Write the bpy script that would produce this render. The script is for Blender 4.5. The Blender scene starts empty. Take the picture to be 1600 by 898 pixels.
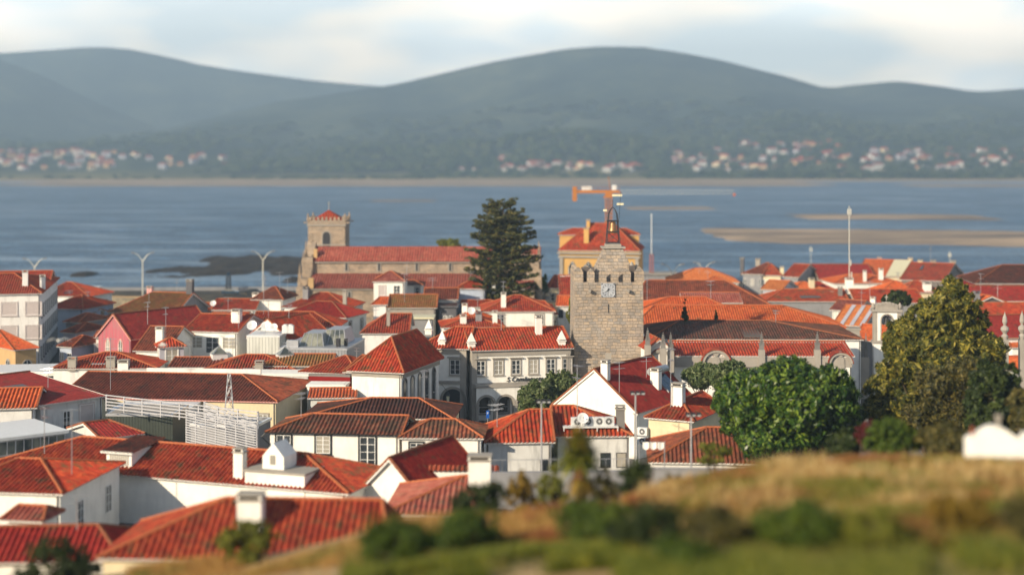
import bpy, math, random
import numpy as np
from mathutils import Vector, Matrix, noise as mnoise
R=math.radians; RNG=random.Random(7)
sc=bpy.context.scene; COL=sc.collection
# ---------------------------------------------------------------- camera, world, sun, exposure
F=2340.; HC=32.; HY=250.                       # focal length in photo pixels, eye height, horizon row
cam=bpy.data.cameras.new('camera'); camo=bpy.data.objects.new('camera',cam); COL.objects.link(camo)
camo.location=(0,0,HC); camo.rotation_euler=(R(90),0,0); sc.camera=camo
cam.sensor_width=36; cam.lens=36*F/1600; cam.shift_y=-(449-HY)/1600
cam.clip_start=1; cam.clip_end=30000
cam.dof.use_dof=True; cam.dof.focus_distance=162; cam.dof.aperture_fstop=cam.lens/1000/0.56
SUN_EL=R(23); SUN_AZ=R(46)                     # azimuth measured from -X towards the camera (-Y)
sdir=Vector((-math.cos(SUN_EL)*math.cos(SUN_AZ),-math.cos(SUN_EL)*math.sin(SUN_AZ),math.sin(SUN_EL)))
sun=bpy.data.lights.new('sun','SUN'); suno=bpy.data.objects.new('sun',sun); COL.objects.link(suno)
sun.energy=5.0; sun.angle=R(.6); sun.color=(1,.84,.62)
suno.rotation_euler=sdir.to_track_quat('Z','Y').to_euler()
w=bpy.data.worlds.new('World'); sc.world=w; w.use_nodes=True; nt=w.node_tree; nt.nodes.clear()
def wn(t,**k):
    n=nt.nodes.new(t)
    for a,b in k.items(): setattr(n,a,b)
    return n
sky=wn('ShaderNodeTexSky',sky_type='NISHITA',sun_disc=False,sun_elevation=SUN_EL,sun_rotation=math.atan2(sdir.x,sdir.y)%(2*math.pi),air_density=1.0,dust_density=.6,ozone_density=1.6)
tc=wn('ShaderNodeTexCoord'); mp=wn('ShaderNodeMapping'); mp.inputs['Scale'].default_value=(5,5,15); mp.inputs['Location'].default_value=(1.3,2.2,.4)
nz=wn('ShaderNodeTexNoise'); nz.inputs['Scale'].default_value=1.0; nz.inputs['Detail'].default_value=2.5; nz.inputs['Roughness'].default_value=.5
cr=wn('ShaderNodeValToRGB'); cr.color_ramp.elements[0].position=.40; cr.color_ramp.elements[1].position=.66
cr.color_ramp.elements[0].color=(.62,.62,.62,1)
mix=wn('ShaderNodeMixRGB'); bg=wn('ShaderNodeBackground'); out=wn('ShaderNodeOutputWorld')
n2=wn('ShaderNodeTexNoise'); n2.inputs['Scale'].default_value=1.7; n2.inputs['Detail'].default_value=2
cc=wn('ShaderNodeValToRGB'); cc.color_ramp.elements[0].position=.42; cc.color_ramp.elements[1].position=.62
cc.color_ramp.elements[0].color=(18.5,19.3,18.8,1); cc.color_ramp.elements[1].color=(28.,24.,19.,1)
L=nt.links.new
L(tc.outputs['Generated'],mp.inputs[0]); L(mp.outputs[0],nz.inputs[0]); L(mp.outputs[0],n2.inputs[0])
L(nz.outputs[0],cr.inputs[0]); L(n2.outputs[0],cc.inputs[0])
L(sky.outputs[0],mix.inputs[1]); L(cc.outputs[0],mix.inputs[2])
sx=wn('ShaderNodeSeparateXYZ'); L(tc.outputs['Generated'],sx.inputs[0]); me_=wn('ShaderNodeMapRange'); L(sx.outputs[2],me_.inputs[0])
for i_,v_ in ((1,.11),(2,.24),(3,1.),(4,.06)): me_.inputs[i_].default_value=v_
mm_=wn('ShaderNodeMath',operation='MULTIPLY'); L(cr.outputs[0],mm_.inputs[0]); L(me_.outputs[0],mm_.inputs[1]); L(mm_.outputs[0],mix.inputs[0])
L(mix.outputs[0],bg.inputs[0]); bg.inputs[1].default_value=.085; L(bg.outputs[0],out.inputs[0])
sc.view_settings.view_transform='Standard'; sc.view_settings.look='None'; sc.view_settings.exposure=.42; sc.view_settings.gamma=1
sc.render.engine='CYCLES'; cy=sc.cycles
cy.max_bounces=5; cy.diffuse_bounces=2; cy.glossy_bounces=2; cy.transmission_bounces=3; cy.volume_bounces=0; cy.transparent_max_bounces=8
cy.caustics_reflective=False; cy.caustics_refractive=False; cy.use_denoising=True; cy.use_adaptive_sampling=True

# ---------------------------------------------------------------- materials
def mat(name,build):
    m=bpy.data.materials.new(name); m.use_nodes=True; t=m.node_tree; t.nodes.clear()
    o=t.nodes.new('ShaderNodeOutputMaterial'); b=t.nodes.new('ShaderNodeBsdfPrincipled')
    t.links.new(b.outputs[0],o.inputs[0]); build(t,b,o); return m
def N(t,ty,ins={},**k):
    n=t.nodes.new(ty)
    for a,b in k.items(): setattr(n,a,b)
    for a,b in ins.items():
        if hasattr(b,'is_output') or isinstance(b,bpy.types.NodeSocket): t.links.new(b,n.inputs[a])
        else: n.inputs[a].default_value=b
    return n
def M_(t,op,a,b=0.,c=None):
    ins={0:a,1:b}
    if c is not None: ins[2]=c
    return N(t,'ShaderNodeMath',ins,operation=op).outputs[0]
def ramp(t,f,stops):
    n=N(t,'ShaderNodeValToRGB',{0:f}); e=n.color_ramp.elements
    while len(e)<len(stops): e.new(.5)
    for i,(p,c) in enumerate(stops):
        e[i].position=p; e[i].color=(c,c,c,1) if not hasattr(c,'__len__') else (*c[:3],1)
    return n.outputs[0]
def MX(t,f,a,b,bt='MIX'):
    n=N(t,'ShaderNodeMixRGB',blend_type=bt)
    for i,v in ((0,f),(1,a),(2,b)):
        if isinstance(v,bpy.types.NodeSocket): t.links.new(v,n.inputs[i])
        elif i and hasattr(v,'__len__'): n.inputs[i].default_value=(*v[:3],1)
        else: n.inputs[i].default_value=v
    return n.outputs[0]
def objco(t,scale=(1,1,1)):
    c=N(t,'ShaderNodeTexCoord'); oi=N(t,'ShaderNodeObjectInfo')
    r=M_(t,'MULTIPLY',oi.outputs['Random'],57.); v=N(t,'ShaderNodeCombineXYZ',{0:r,1:r,2:0.}).outputs[0]
    a=N(t,'ShaderNodeVectorMath',{0:c.outputs['Object'],1:v},operation='ADD').outputs[0]
    return N(t,'ShaderNodeVectorMath',{0:a,1:scale},operation='MULTIPLY').outputs[0]
def noise(t,co,s,d=4,r=.55): return N(t,'ShaderNodeTexNoise',{'Vector':co,'Scale':s,'Detail':d,'Roughness':r}).outputs[0]
def bump(t,b,h,st=.5,dist=.05):
    n=N(t,'ShaderNodeBump',{'Height':h,'Strength':st,'Distance':dist}); t.links.new(n.outputs[0],b.inputs['Normal'])
def roofmat(name,cols,moss=.0,mossc=(.10,.07,.03),rows=1,rough=.8):
    """clay tiles: uv in metres, one random tone per tile, weathering in patches"""
    def f(t,b,o):
        uv=N(t,'ShaderNodeUVMap').outputs[0]; s=N(t,'ShaderNodeSeparateXYZ',{0:uv})
        u=M_(t,'DIVIDE',s.outputs[0],.36); v=M_(t,'DIVIDE',s.outputs[1],.40)
        cu=M_(t,'FLOOR',u); cv=M_(t,'FLOOR',v)
        wn_=N(t,'ShaderNodeTexWhiteNoise',{0:N(t,'ShaderNodeCombineXYZ',{0:cu,1:cv,2:N(t,'ShaderNodeObjectInfo').outputs['Random']}).outputs[0]},noise_dimensions='3D').outputs[0]
        co=objco(t); n1=noise(t,co,.35,5,.6)
        k=M_(t,'ADD',M_(t,'MULTIPLY',wn_,.36),M_(t,'ADD',M_(t,'MULTIPLY',n1,.55),.07))
        c=ramp(t,k,[(.22,cols[0]),(.5,cols[1]),(.8,cols[2])])
        if moss>0:
            m=noise(t,co,.8,6,.7); mm=ramp(t,M_(t,'ADD',m,M_(t,'MULTIPLY',wn_,.16)),[(.72-moss*.4,0.),(.82-moss*.3,1.)])
            c=MX(t,M_(t,'MULTIPLY',mm,.85),c,mossc)
        ob_=N(t,'ShaderNodeObjectInfo').outputs['Random']; c=MX(t,1.,c,ramp(t,ob_,[(0.,(.66,.72,.80)),(.3,(1.0,.95,.9)),(.55,(.80,.95,1.05)),(.8,(1.12,1.05,1.0)),(1.,(.92,1.15,1.2))]),'MULTIPLY')
        stv=N(t,'ShaderNodeCombineXYZ',{0:M_(t,'MULTIPLY',s.outputs[0],1.3),1:M_(t,'MULTIPLY',s.outputs[1],.16),2:ob_}).outputs[0]; sk=noise(t,stv,1.6,5,.65); c=MX(t,ramp(t,sk,[(.56,0.),(.80,.55)]),c,(.055,.030,.02)); c=MX(t,ramp(t,sk,[(.22,.3),(.38,0.)]),c,(.46,.20,.11))
        d=noise(t,co,2.5,3); c=MX(t,1.,c,ramp(t,d,[(.3,.72),(.7,1.12)]),'MULTIPLY')
        t.links.new(c,b.inputs['Base Color']); b.inputs['Roughness'].default_value=rough; b.inputs['Specular IOR Level'].default_value=.25
        fr=M_(t,'FRACT',v); bump(t,b,M_(t,'SUBTRACT',1.,fr),.9,.05)
    return mat(name,f)
def plaster(name,c,dirt=.35,dc=(.18,.17,.15),rough=.85,streak=True):
    def f(t,b,o):
        co=objco(t); s=objco(t,(1.6,1.6,.28))
        n1=noise(t,co,.5,5,.6); n2=noise(t,s,1.2,5,.65)
        a=M_(t,'MULTIPLY',ramp(t,n2,[(.5,0.),(.78,1.)]),dirt)
        cc=MX(t,a,c,dc); cc=MX(t,1.,cc,ramp(t,n1,[(.3,.86),(.7,1.05)]),'MULTIPLY')
        t.links.new(cc,b.inputs['Base Color']); b.inputs['Roughness'].default_value=rough; b.inputs['Specular IOR Level'].default_value=.2
        bump(t,b,noise(t,co,6,4),.25,.03)
    return mat(name,f)
def simple(name,c,rough=.6,metal=0,var=.15,spec=.4,scale=3):
    def f(t,b,o):
        n1=noise(t,objco(t),scale,4)
        t.links.new(MX(t,1.,c,ramp(t,n1,[(.25,1-var),(.75,1+var*.5)]),'MULTIPLY'),b.inputs['Base Color'])
        b.inputs['Roughness'].default_value=rough; b.inputs['Metallic'].default_value=metal; b.inputs['Specular IOR Level'].default_value=spec
    return mat(name,f)
def stone(name,c1,c2,bw=.9,bh=.42,mort=(.16,.14,.12),ms=.02,rot=False):
    def f(t,b,o):
        uv=N(t,'ShaderNodeUVMap').outputs[0]; co=objco(t)
        wob=N(t,'ShaderNodeVectorMath',{0:uv,1:N(t,'ShaderNodeVectorMath',{0:N(t,'ShaderNodeTexNoise',{'Vector':co,'Scale':1.3,'Detail':3.}).outputs[1],1:(.30,.26,0)},operation='MULTIPLY').outputs[0]},operation='ADD').outputs[0]
        br=N(t,'ShaderNodeTexBrick',{'Vector':wob,'Color1':(*c1,1),'Color2':(*c2,1),'Mortar':(*mort,1),'Scale':1.,'Mortar Size':ms,'Mortar Smooth':.4,'Bias':0.,'Brick Width':bw,'Row Height':bh},offset=.37,squash=1.25,squash_frequency=3)
        n1=noise(t,co,.6,6,.65); n2=noise(t,co,4,4)
        c=MX(t,1.,br.outputs[0],ramp(t,n1,[(.25,.62),(.75,1.18)]),'MULTIPLY'); c=MX(t,1.,c,ramp(t,n2,[(.3,.82),(.7,1.1)]),'MULTIPLY')
        t.links.new(c,b.inputs['Base Color']); b.inputs['Roughness'].default_value=.9; b.inputs['Specular IOR Level'].default_value=.15
        h=M_(t,'SUBTRACT',M_(t,'MULTIPLY',n2,.5),br.outputs[1]); bump(t,b,h,.9,.06)
    return mat(name,f)
def leafmat(name,cols,trans=.35,rough=.55):
    def f(t,b,o):
        g=N(t,'ShaderNodeNewGeometry').outputs['Random Per Island']; n1=noise(t,objco(t),.7,3)
        c=ramp(t,M_(t,'ADD',M_(t,'MULTIPLY',g,.55),M_(t,'MULTIPLY',n1,.5)),[(.28,cols[0]),(.55,cols[1]),(.84,cols[2])])
        t.links.new(c,b.inputs['Base Color']); b.inputs['Roughness'].default_value=rough; b.inputs['Specular IOR Level'].default_value=.3
        tr=N(t,'ShaderNodeBsdfTranslucent',{0:c}); mx=N(t,'ShaderNodeMixShader',{0:trans,1:b.outputs[0],2:tr.outputs[0]}); t.links.new(mx.outputs[0],o.inputs[0])
    return mat(name,f)
M={}
M['r_red']=roofmat('red clay tiles',[(.20,.022,.012),(.38,.044,.017),(.54,.095,.030)],.28)
M['r_deep']=roofmat('deep red tiles',[(.18,.013,.011),(.29,.022,.015),(.36,.034,.021)],.15)
M['r_orange']=roofmat('orange clay tiles',[(.38,.058,.016),(.58,.105,.026),(.70,.17,.045)],.15)
M['r_bright']=roofmat('fresh orange tiles',[(.55,.13,.03),(.66,.19,.05),(.7,.24,.08)],.0)
M['r_old']=roofmat('weathered mottled tiles',[(.09,.035,.022),(.25,.07,.038),(.42,.17,.09)],.55,(.075,.055,.035))
M['r_moss']=roofmat('lichen covered tiles',[(.17,.05,.022),(.30,.09,.03),(.42,.17,.05)],.5,(.20,.11,.03))
M['r_brown']=roofmat('brown red tiles',[(.13,.030,.017),(.26,.056,.027),(.36,.10,.045)],.35,(.07,.035,.02))
M['r_dark']=roofmat('dark weathered tiles',[(.04,.014,.010),(.085,.024,.016),(.16,.05,.03)],.4,(.035,.022,.016))
M['r_pale']=roofmat('pale dusty tiles',[(.26,.05,.035),(.38,.09,.06),(.5,.17,.11)],.2,(.2,.1,.06))
M['ridge']=simple('ridge tiles',(.42,.13,.055),.8,0,.35,.2,5)
M['ridge_d']=simple('old ridge tiles',(.28,.10,.05),.85,0,.4,.2,5)
M['white']=plaster('white plaster',(.78,.77,.74),.5,(.38,.36,.33))
M['clean']=plaster('clean white plaster',(.84,.82,.76),.30,(.46,.44,.40))
M['dirty']=plaster('stained white plaster',(.62,.62,.60),.75,(.26,.26,.25))
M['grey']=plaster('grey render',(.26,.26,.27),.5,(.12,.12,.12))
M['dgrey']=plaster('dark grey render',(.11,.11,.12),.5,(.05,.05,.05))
M['cream']=plaster('cream plaster',(.70,.60,.40),.25,(.40,.33,.22))
M['ochre']=plaster('ochre plaster',(.58,.35,.12),.25,(.36,.22,.1))
M['tan']=plaster('tan plaster',(.50,.33,.16),.35,(.26,.19,.12))
M['pink']=plaster('pink plaster',(.62,.17,.18),.35,(.40,.11,.12))
M['pinkf']=plaster('pale pink trim',(.75,.38,.34),.2,(.5,.25,.22))
M['crimson']=plaster('crimson cladding',(.22,.012,.012),.2,(.1,.01,.01))
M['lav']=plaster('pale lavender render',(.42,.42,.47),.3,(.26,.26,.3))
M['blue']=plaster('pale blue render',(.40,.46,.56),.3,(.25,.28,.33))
M['trim']=plaster('granite trim',(.34,.31,.27),.4,(.2,.18,.16))
M['trimd']=plaster('dark granite trim',(.20,.19,.18),.4,(.10,.10,.09))
M['fasc']=simple('white painted fascia',(.72,.70,.66),.6)
M['black']=simple('black painted frame',(.012,.014,.016),.5)
M['wfr']=simple('white painted sash',(.8,.8,.78),.5,0,.05)
M['shut']=simple('roller shutter',(.50,.44,.42),.6,0,.1)
M['wood']=simple('grey weathered boards',(.13,.11,.10),.85,0,.4,.2,2)
M['metal']=simple('galvanised steel',(.45,.46,.48),.45,.6,.15)
M['dmetal']=simple('dark iron',(.035,.035,.04),.55,.3)
M['wmetal']=simple('white coated metal',(.72,.73,.72),.4,.1,.08)
M['lamp']=simple('lamp pole paint',(.62,.60,.52),.5,.2)
M['crane']=simple('orange crane paint',(.42,.15,.025),.5,0,.2)
M['rusty']=simple('rusty red paint',(.42,.12,.07),.6,0,.3)
M['bell']=simple('weathered bronze',(.30,.17,.08),.42,.7,.2)
M['paleY']=simple('cream painted sheet',(.66,.62,.42),.5)
M['solar']=simple('solar glass',(.02,.05,.09),.12,.0,.05,.8)
M['st_tower']=stone('tower granite',(.48,.375,.275),(.32,.29,.26),.62,.38,(.21,.185,.155),.022)
M['st_church']=stone('church granite',(.46,.35,.25),(.34,.28,.22),1.0,.45,(.2,.16,.12),.012)
M['st_wall']=stone('rough stone wall',(.36,.30,.20),(.24,.21,.16),.7,.35,(.12,.10,.08),.03)
M['bark']=simple('bark',(.09,.065,.045),.9,0,.35,.2)
def glassf(t,b,o):
    n1=noise(t,objco(t),.8,2); ob_=N(t,'ShaderNodeObjectInfo').outputs['Random']; t.links.new(MX(t,ramp(t,ob_,[(.66,0.),(.70,.55),(.9,.9)]),ramp(t,n1,[(.35,(.015,.018,.022)),(.7,(.06,.07,.08))]),(.40,.37,.31)),b.inputs['Base Color'])
    b.inputs['Roughness'].default_value=.12; b.inputs['Specular IOR Level'].default_value=.6
M['glass']=mat('window glass',glassf)
def glass2(t,b,o):
    n1=noise(t,objco(t),.5,2); t.links.new(ramp(t,n1,[(.35,(.05,.06,.06)),(.65,(.30,.30,.24))]),b.inputs['Base Color'])
    b.inputs['Roughness'].default_value=.15; b.inputs['Specular IOR Level'].default_value=.6
M['glass2']=mat('conservatory glass',glass2)
def corr(name,c1,c2,per):
    def f(t,b,o):
        s=N(t,'ShaderNodeSeparateXYZ',{0:N(t,'ShaderNodeTexCoord').outputs['Object']})
        k=M_(t,'FRACT',M_(t,'DIVIDE',M_(t,'ADD',s.outputs[0],s.outputs[1]),per)); n1=noise(t,objco(t,(1,1,.2)),1.2,4)
        c=MX(t,ramp(t,k,[(.1,1.),(.2,0.)]),c1,c2); c=MX(t,1.,c,ramp(t,n1,[(.3,.75),(.7,1.1)]),'MULTIPLY')
        t.links.new(c,b.inputs['Base Color']); b.inputs['Roughness'].default_value=.5; bump(t,b,ramp(t,k,[(.0,0.),(.15,1.)]),.8,.05)
    return mat(name,f)
M['cwhite']=corr('ribbed white panels',(.66,.66,.60),(.30,.30,.28),.45)
M['cgrey']=corr('ribbed grey panels',(.30,.31,.33),(.12,.12,.13),.45)
M['cgreen']=corr('dark green corrugated sheet',(.035,.045,.035),(.012,.016,.013),.30)
M['cdark']=corr('dark metal roof sheet',(.10,.11,.12),(.02,.02,.02),.8)
M['cwood']=corr('vertical grey boards',(.16,.14,.13),(.06,.05,.05),.3)
def stripes(t,b,o):
    s=N(t,'ShaderNodeSeparateXYZ',{0:objco(t)}); n1=noise(t,objco(t,(5.,5.,.25)),1.,3,.5)
    t.links.new(ramp(t,n1,[(.42,(.46,.10,.13)),(.5,(.27,.15,.15)),(.58,(.42,.08,.11))]),b.inputs['Base Color']); b.inputs['Roughness'].default_value=.8
M['pinks']=mat('faded striped pink boards',stripes)
def fabric(t,b,o):
    t.links.new(ramp(t,noise(t,objco(t),1.5,4),[(.3,(.18,.15,.13)),(.7,(.55,.52,.46))]),b.inputs['Base Color']); b.inputs['Roughness'].default_value=.7
M['rust_slab']=mat('stained concrete',fabric)
G={}
G['broad']=leafmat('broad leaves',[(.010,.030,.004),(.036,.088,.010),(.20,.27,.03)],.18,.35)  # palest leaf tone is a painted highlight
G['mimosa']=leafmat('golden green feathery leaves',[(.030,.042,.006),(.085,.09,.012),(.36,.29,.04)],.14)  # golden end of the ramp paints highlights onto the plumes
G['olive']=leafmat('olive shrub leaves',[(.022,.026,.006),(.065,.062,.014),(.19,.15,.035)],.15)
G['grey']=leafmat('grey green leaves',[(.04,.07,.02),(.11,.15,.05),(.24,.27,.12)],.3)
G['conif']=leafmat('conifer tufts',[(.016,.028,.010),(.06,.07,.018),(.20,.16,.035)],.15)  # yellowish end of the ramp paints sunlight on the tufts
G['dark']=leafmat('dark evergreen leaves',[(.010,.020,.004),(.026,.044,.008),(.075,.10,.018)],.2)
G['yell']=leafmat('yellow green leaves',[(.08,.10,.01),(.17,.19,.02),(.30,.28,.04)],.35)
G['bush']=leafmat('fresh green shrub leaves',[(.025,.05,.006),(.07,.12,.012),(.16,.21,.02)],.35)
G['autumn']=leafmat('yellowing leaves',[(.10,.07,.01),(.24,.17,.02),(.36,.20,.03)],.35)

# ---------------------------------------------------------------- mesh helpers
class MB:
    def __init__(s): s.v=[]; s.f=[]; s.m=[]; s.uv=[]
    def poly(s,pts,m=0,uv=None):
        b=len(s.v); s.v+= [tuple(p) for p in pts]; s.f.append(tuple(range(b,b+len(pts)))); s.m.append(m)
        if uv is None:
            p=[Vector(q) for q in pts]; n=(p[1]-p[0]).cross(p[2]-p[1])
            if n.length<1e-9 and len(p)>3: n=(p[2]-p[0]).cross(p[3]-p[0])
            ax=abs(n.x),abs(n.y),abs(n.z); k=ax.index(max(ax))
            uv=[((q.y,q.z) if k==0 else (q.x,q.z) if k==1 else (q.x,q.y)) for q in p]
        s.uv+=list(uv)
    def box(s,x0,x1,y0,y1,z0,z1,m=0,skip=''):
        P8=[(x0,y0,z0),(x1,y0,z0),(x1,y1,z0),(x0,y1,z0),(x0,y0,z1),(x1,y0,z1),(x1,y1,z1),(x0,y1,z1)]
        for k,q in (('b',(0,3,2,1)),('t',(4,5,6,7)),('f',(0,1,5,4)),('r',(1,2,6,5)),('k',(2,3,7,6)),('l',(3,0,4,7))):
            if k not in skip: s.poly([P8[i] for i in q],m)
        return s
    def cbox(s,c,sx,sy,sz,m=0): return s.box(c[0]-sx/2,c[0]+sx/2,c[1]-sy/2,c[1]+sy/2,c[2],c[2]+sz,m)
    def tube(s,p,q,r,n=6,m=0,r2=None,cap=True):
        p=Vector(p); q=Vector(q); d=(q-p)
        if d.length<1e-6: return s
        d.normalize(); a=d.orthogonal().normalized(); b=d.cross(a); r2=r if r2 is None else r2
        A=[p+(a*math.cos(t)+b*math.sin(t))*r for t in [2*math.pi*i/n for i in range(n)]]
        B=[q+(a*math.cos(t)+b*math.sin(t))*r2 for t in [2*math.pi*i/n for i in range(n)]]
        for i in range(n): s.poly([A[i],A[(i+1)%n],B[(i+1)%n],B[i]],m)
        if cap: s.poly(B,m); s.poly(A[::-1],m)
        return s
    def path(s,pts,r,n=6,m=0,r2=None):
        k=len(pts)-1
        for i in range(k):
            ra=r if r2 is None else r+(r2-r)*i/k; rb=r if r2 is None else r+(r2-r)*(i+1)/k
            s.tube(pts[i],pts[i+1],ra,n,m,rb)
        return s
    def lathe(s,prof,c=(0,0,0),n=16,m=0):
        for i in range(len(prof)-1):
            (r0,z0),(r1,z1)=prof[i],prof[i+1]
            for k in range(n):
                a,b=2*math.pi*k/n,2*math.pi*(k+1)/n
                q=[(c[0]+r0*math.cos(a),c[1]+r0*math.sin(a),c[2]+z0),(c[0]+r0*math.cos(b),c[1]+r0*math.sin(b),c[2]+z0),
                   (c[0]+r1*math.cos(b),c[1]+r1*math.sin(b),c[2]+z1),(c[0]+r1*math.cos(a),c[1]+r1*math.sin(a),c[2]+z1)]
                if r0<1e-6: q=[q[0],q[2],q[3]]
                elif r1<1e-6: q=q[:3]
                s.poly(q,m)
        return s
    def prism(s,out,y0,y1,m=0):
        """outline in x,z (counter-clockwise seen from -y) extruded along y"""
        s.poly([(x,y0,z) for x,z in out],m); s.poly([(x,y1,z) for x,z in out][::-1],m)
        for i in range(len(out)):
            (a,b),(c,d)=out[i],out[(i+1)%len(out)]
            s.poly([(a,y0,b),(a,y1,b),(c,y1,d),(c,y0,d)],m)
        return s
    def mesh(s,name,mats,smooth=False):
        me=bpy.data.meshes.new(name); me.from_pydata(s.v,[],s.f)
        for x in mats: me.materials.append(M[x] if isinstance(x,str) else x)
        me.polygons.foreach_set('material_index',s.m)
        ul=me.uv_layers.new(name='UVMap'); ul.data.foreach_set('uv',[c for q in s.uv for c in q])
        if smooth: me.polygons.foreach_set('use_smooth',[True]*len(s.f))
        me.update(); return me
    def build(s,name,mats,parent=None,smooth=False,loc=None):
        o=bpy.data.objects.new(name,s.mesh(name,mats,smooth)); COL.objects.link(o)
        if parent is not None: o.parent=parent
        if loc is not None: o.location=loc
        return o
def tag(o,label=None,cat=None,group=None,kind=None):
    for k,v in (('label',label),('category',cat),('group',group),('kind',kind)):
        if v: o[k]=v
    return o
def textmesh(name,body,size,parent,loc,mt,extrude=.01,shear=0.):
    fc=bpy.data.curves.new(name,'FONT'); fc.body=body; fc.size=size; fc.extrude=extrude; fc.shear=shear; fo=bpy.data.objects.new('tmp',fc); COL.objects.link(fo)
    bpy.context.view_layer.update(); me=bpy.data.meshes.new_from_object(fo.evaluated_get(bpy.context.evaluated_depsgraph_get())); bpy.data.objects.remove(fo); bpy.data.curves.remove(fc); me.materials.clear(); me.materials.append(M[mt])
    o=bpy.data.objects.new(name,me); COL.objects.link(o); o.parent=parent; o.location=loc; o.rotation_euler=(R(90),0,0); return o
def empty(name,loc,rz=0,label=None,cat=None,group=None):
    o=bpy.data.objects.new(name,None); COL.objects.link(o); o.location=loc; o.rotation_euler=(0,0,rz); o.empty_display_size=.5
    return tag(o,label,cat,group)
def P(px,py,Y): return Vector(((px-800)*Y/F,Y,HC-(py-HY)*Y/F))
def Yof(py,z): return (HC-z)*F/(py-HY)
def interp(x,xs,ys): return float(np.interp(x,xs,ys))
def sm(a,b,x):
    t=min(1,max(0,(x-a)/(b-a))); return t*t*(3-2*t)
# ---------------------------------------------------------------- ground heights
CR_X=[-40,-25,-20,-11.5,-5,0,5,10,15,20,30,60]
CR_Z=[13.2,13.7,14.4,15.4,16.9,17.3,18.1,19.2,19.45,19.3,19.0,18]
def gz(X,Y):
    town=interp(Y,[95,130,170,300,390,403],[5,3.2,0,-.5,-1.2,-1.2])
    shore=interp(X,[-200,-30,0,60,200],[386,388,404,418,424])
    if Y>shore-6: town=-1.2-4.5*sm(shore-6,shore,Y)
    if Y>92: return town
    cz=interp(X,CR_X,CR_Z); near=interp(X,[-30,-15,-6,0,15,30],[18.5,20.2,20.9,21.6,22.3,22.3])
    if Y<34: h=near+(26-near)*sm(34,4,Y) if Y>4 else 26
    elif Y<60: h=near+(cz-near)*((Y-34)/26)
    else: h=cz+(5.2-cz)*sm(60,90,Y)
    h+=.35*mnoise.noise(Vector((X*.13,Y*.13,0)))*(1 if Y<70 else 0)
    return max(h,town) if Y>70 else h

# ---------------------------------------------------------------- roofs
def corr_face(mb,p,per=.36,amp=.062,m=0):
    """p: 3 or 4 points, p0->p1 the eave; makes channels that run up the slope"""
    p=[Vector(q) for q in p]; U=(p[1]-p[0]); Wd=U.length; U.normalize(); n=U.cross(p[-1]-p[0] if len(p)==4 else p[2]-p[0]).normalized()
    if n.z<0: n=-n
    V=n.cross(U).normalized()
    if V.z<0: V=-V
    q=[((x-p[0]).dot(U),(x-p[0]).dot(V)) for x in p]
    umin=min(a for a,b in q); umax=max(a for a,b in q)
    def vhi(u):
        best=None
        for i in range(len(q)):
            (a,b),(c,d)=q[i],q[(i+1)%len(q)]
            if abs(a-c)<1e-6:
                if abs(u-a)<1e-4: best=max(best or 0,b,d)
                continue
            if min(a,c)-1e-6<=u<=max(a,c)+1e-6:
                v=b+(d-b)*(u-a)/(c-a); best=v if best is None else max(best,v)
        return best or 0.
    K=6; nseg=max(2,int(round((umax-umin)/per))*K); ph=RNG.random()
    us=[umin+(umax-umin)*i/nseg for i in range(nseg+1)]
    prof=[-1,-.55,.55,1,.55,-.55]
    pts=[]
    for i,u in enumerate(us):
        h=prof[i%K]*amp+amp*.5; v=vhi(u)
        lo=p[0]+U*u+n*h; hi=p[0]+U*u+V*v+n*h
        pts.append((lo-V*.06,hi,u,v))
    b=len(mb.v)
    for lo,hi,u,v in pts: mb.v+=[tuple(lo),tuple(hi)]
    for i in range(nseg):
        if pts[i][3]<.02 and pts[i+1][3]<.02: continue
        k=b+2*i; mb.f.append((k,k+2,k+3,k+1)); mb.m.append(m)
        uo=ph*3
        mb.uv+=[(pts[i][2]+uo,0),(pts[i+1][2]+uo,0),(pts[i+1][2]+uo,pts[i+1][3]),(pts[i][2]+uo,pts[i][3])]
WINC={}
WST={'stone':('trim',.16,2,3,'wfr'),'black':('black',.14,2,4,'wfr'),'plain':(None,0,2,3,'wfr'),'cream':('cream',.14,2,3,'wfr'),
     'shut':('shut',.12,1,1,'wfr'),'dark':('trimd',.16,1,2,'wfr'),'hole':(None,0,1,1,'dmetal'),'white':('clean',.12,2,2,'wfr'),'pinkw':('pinkf',.12,2,3,'wfr')}
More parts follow.
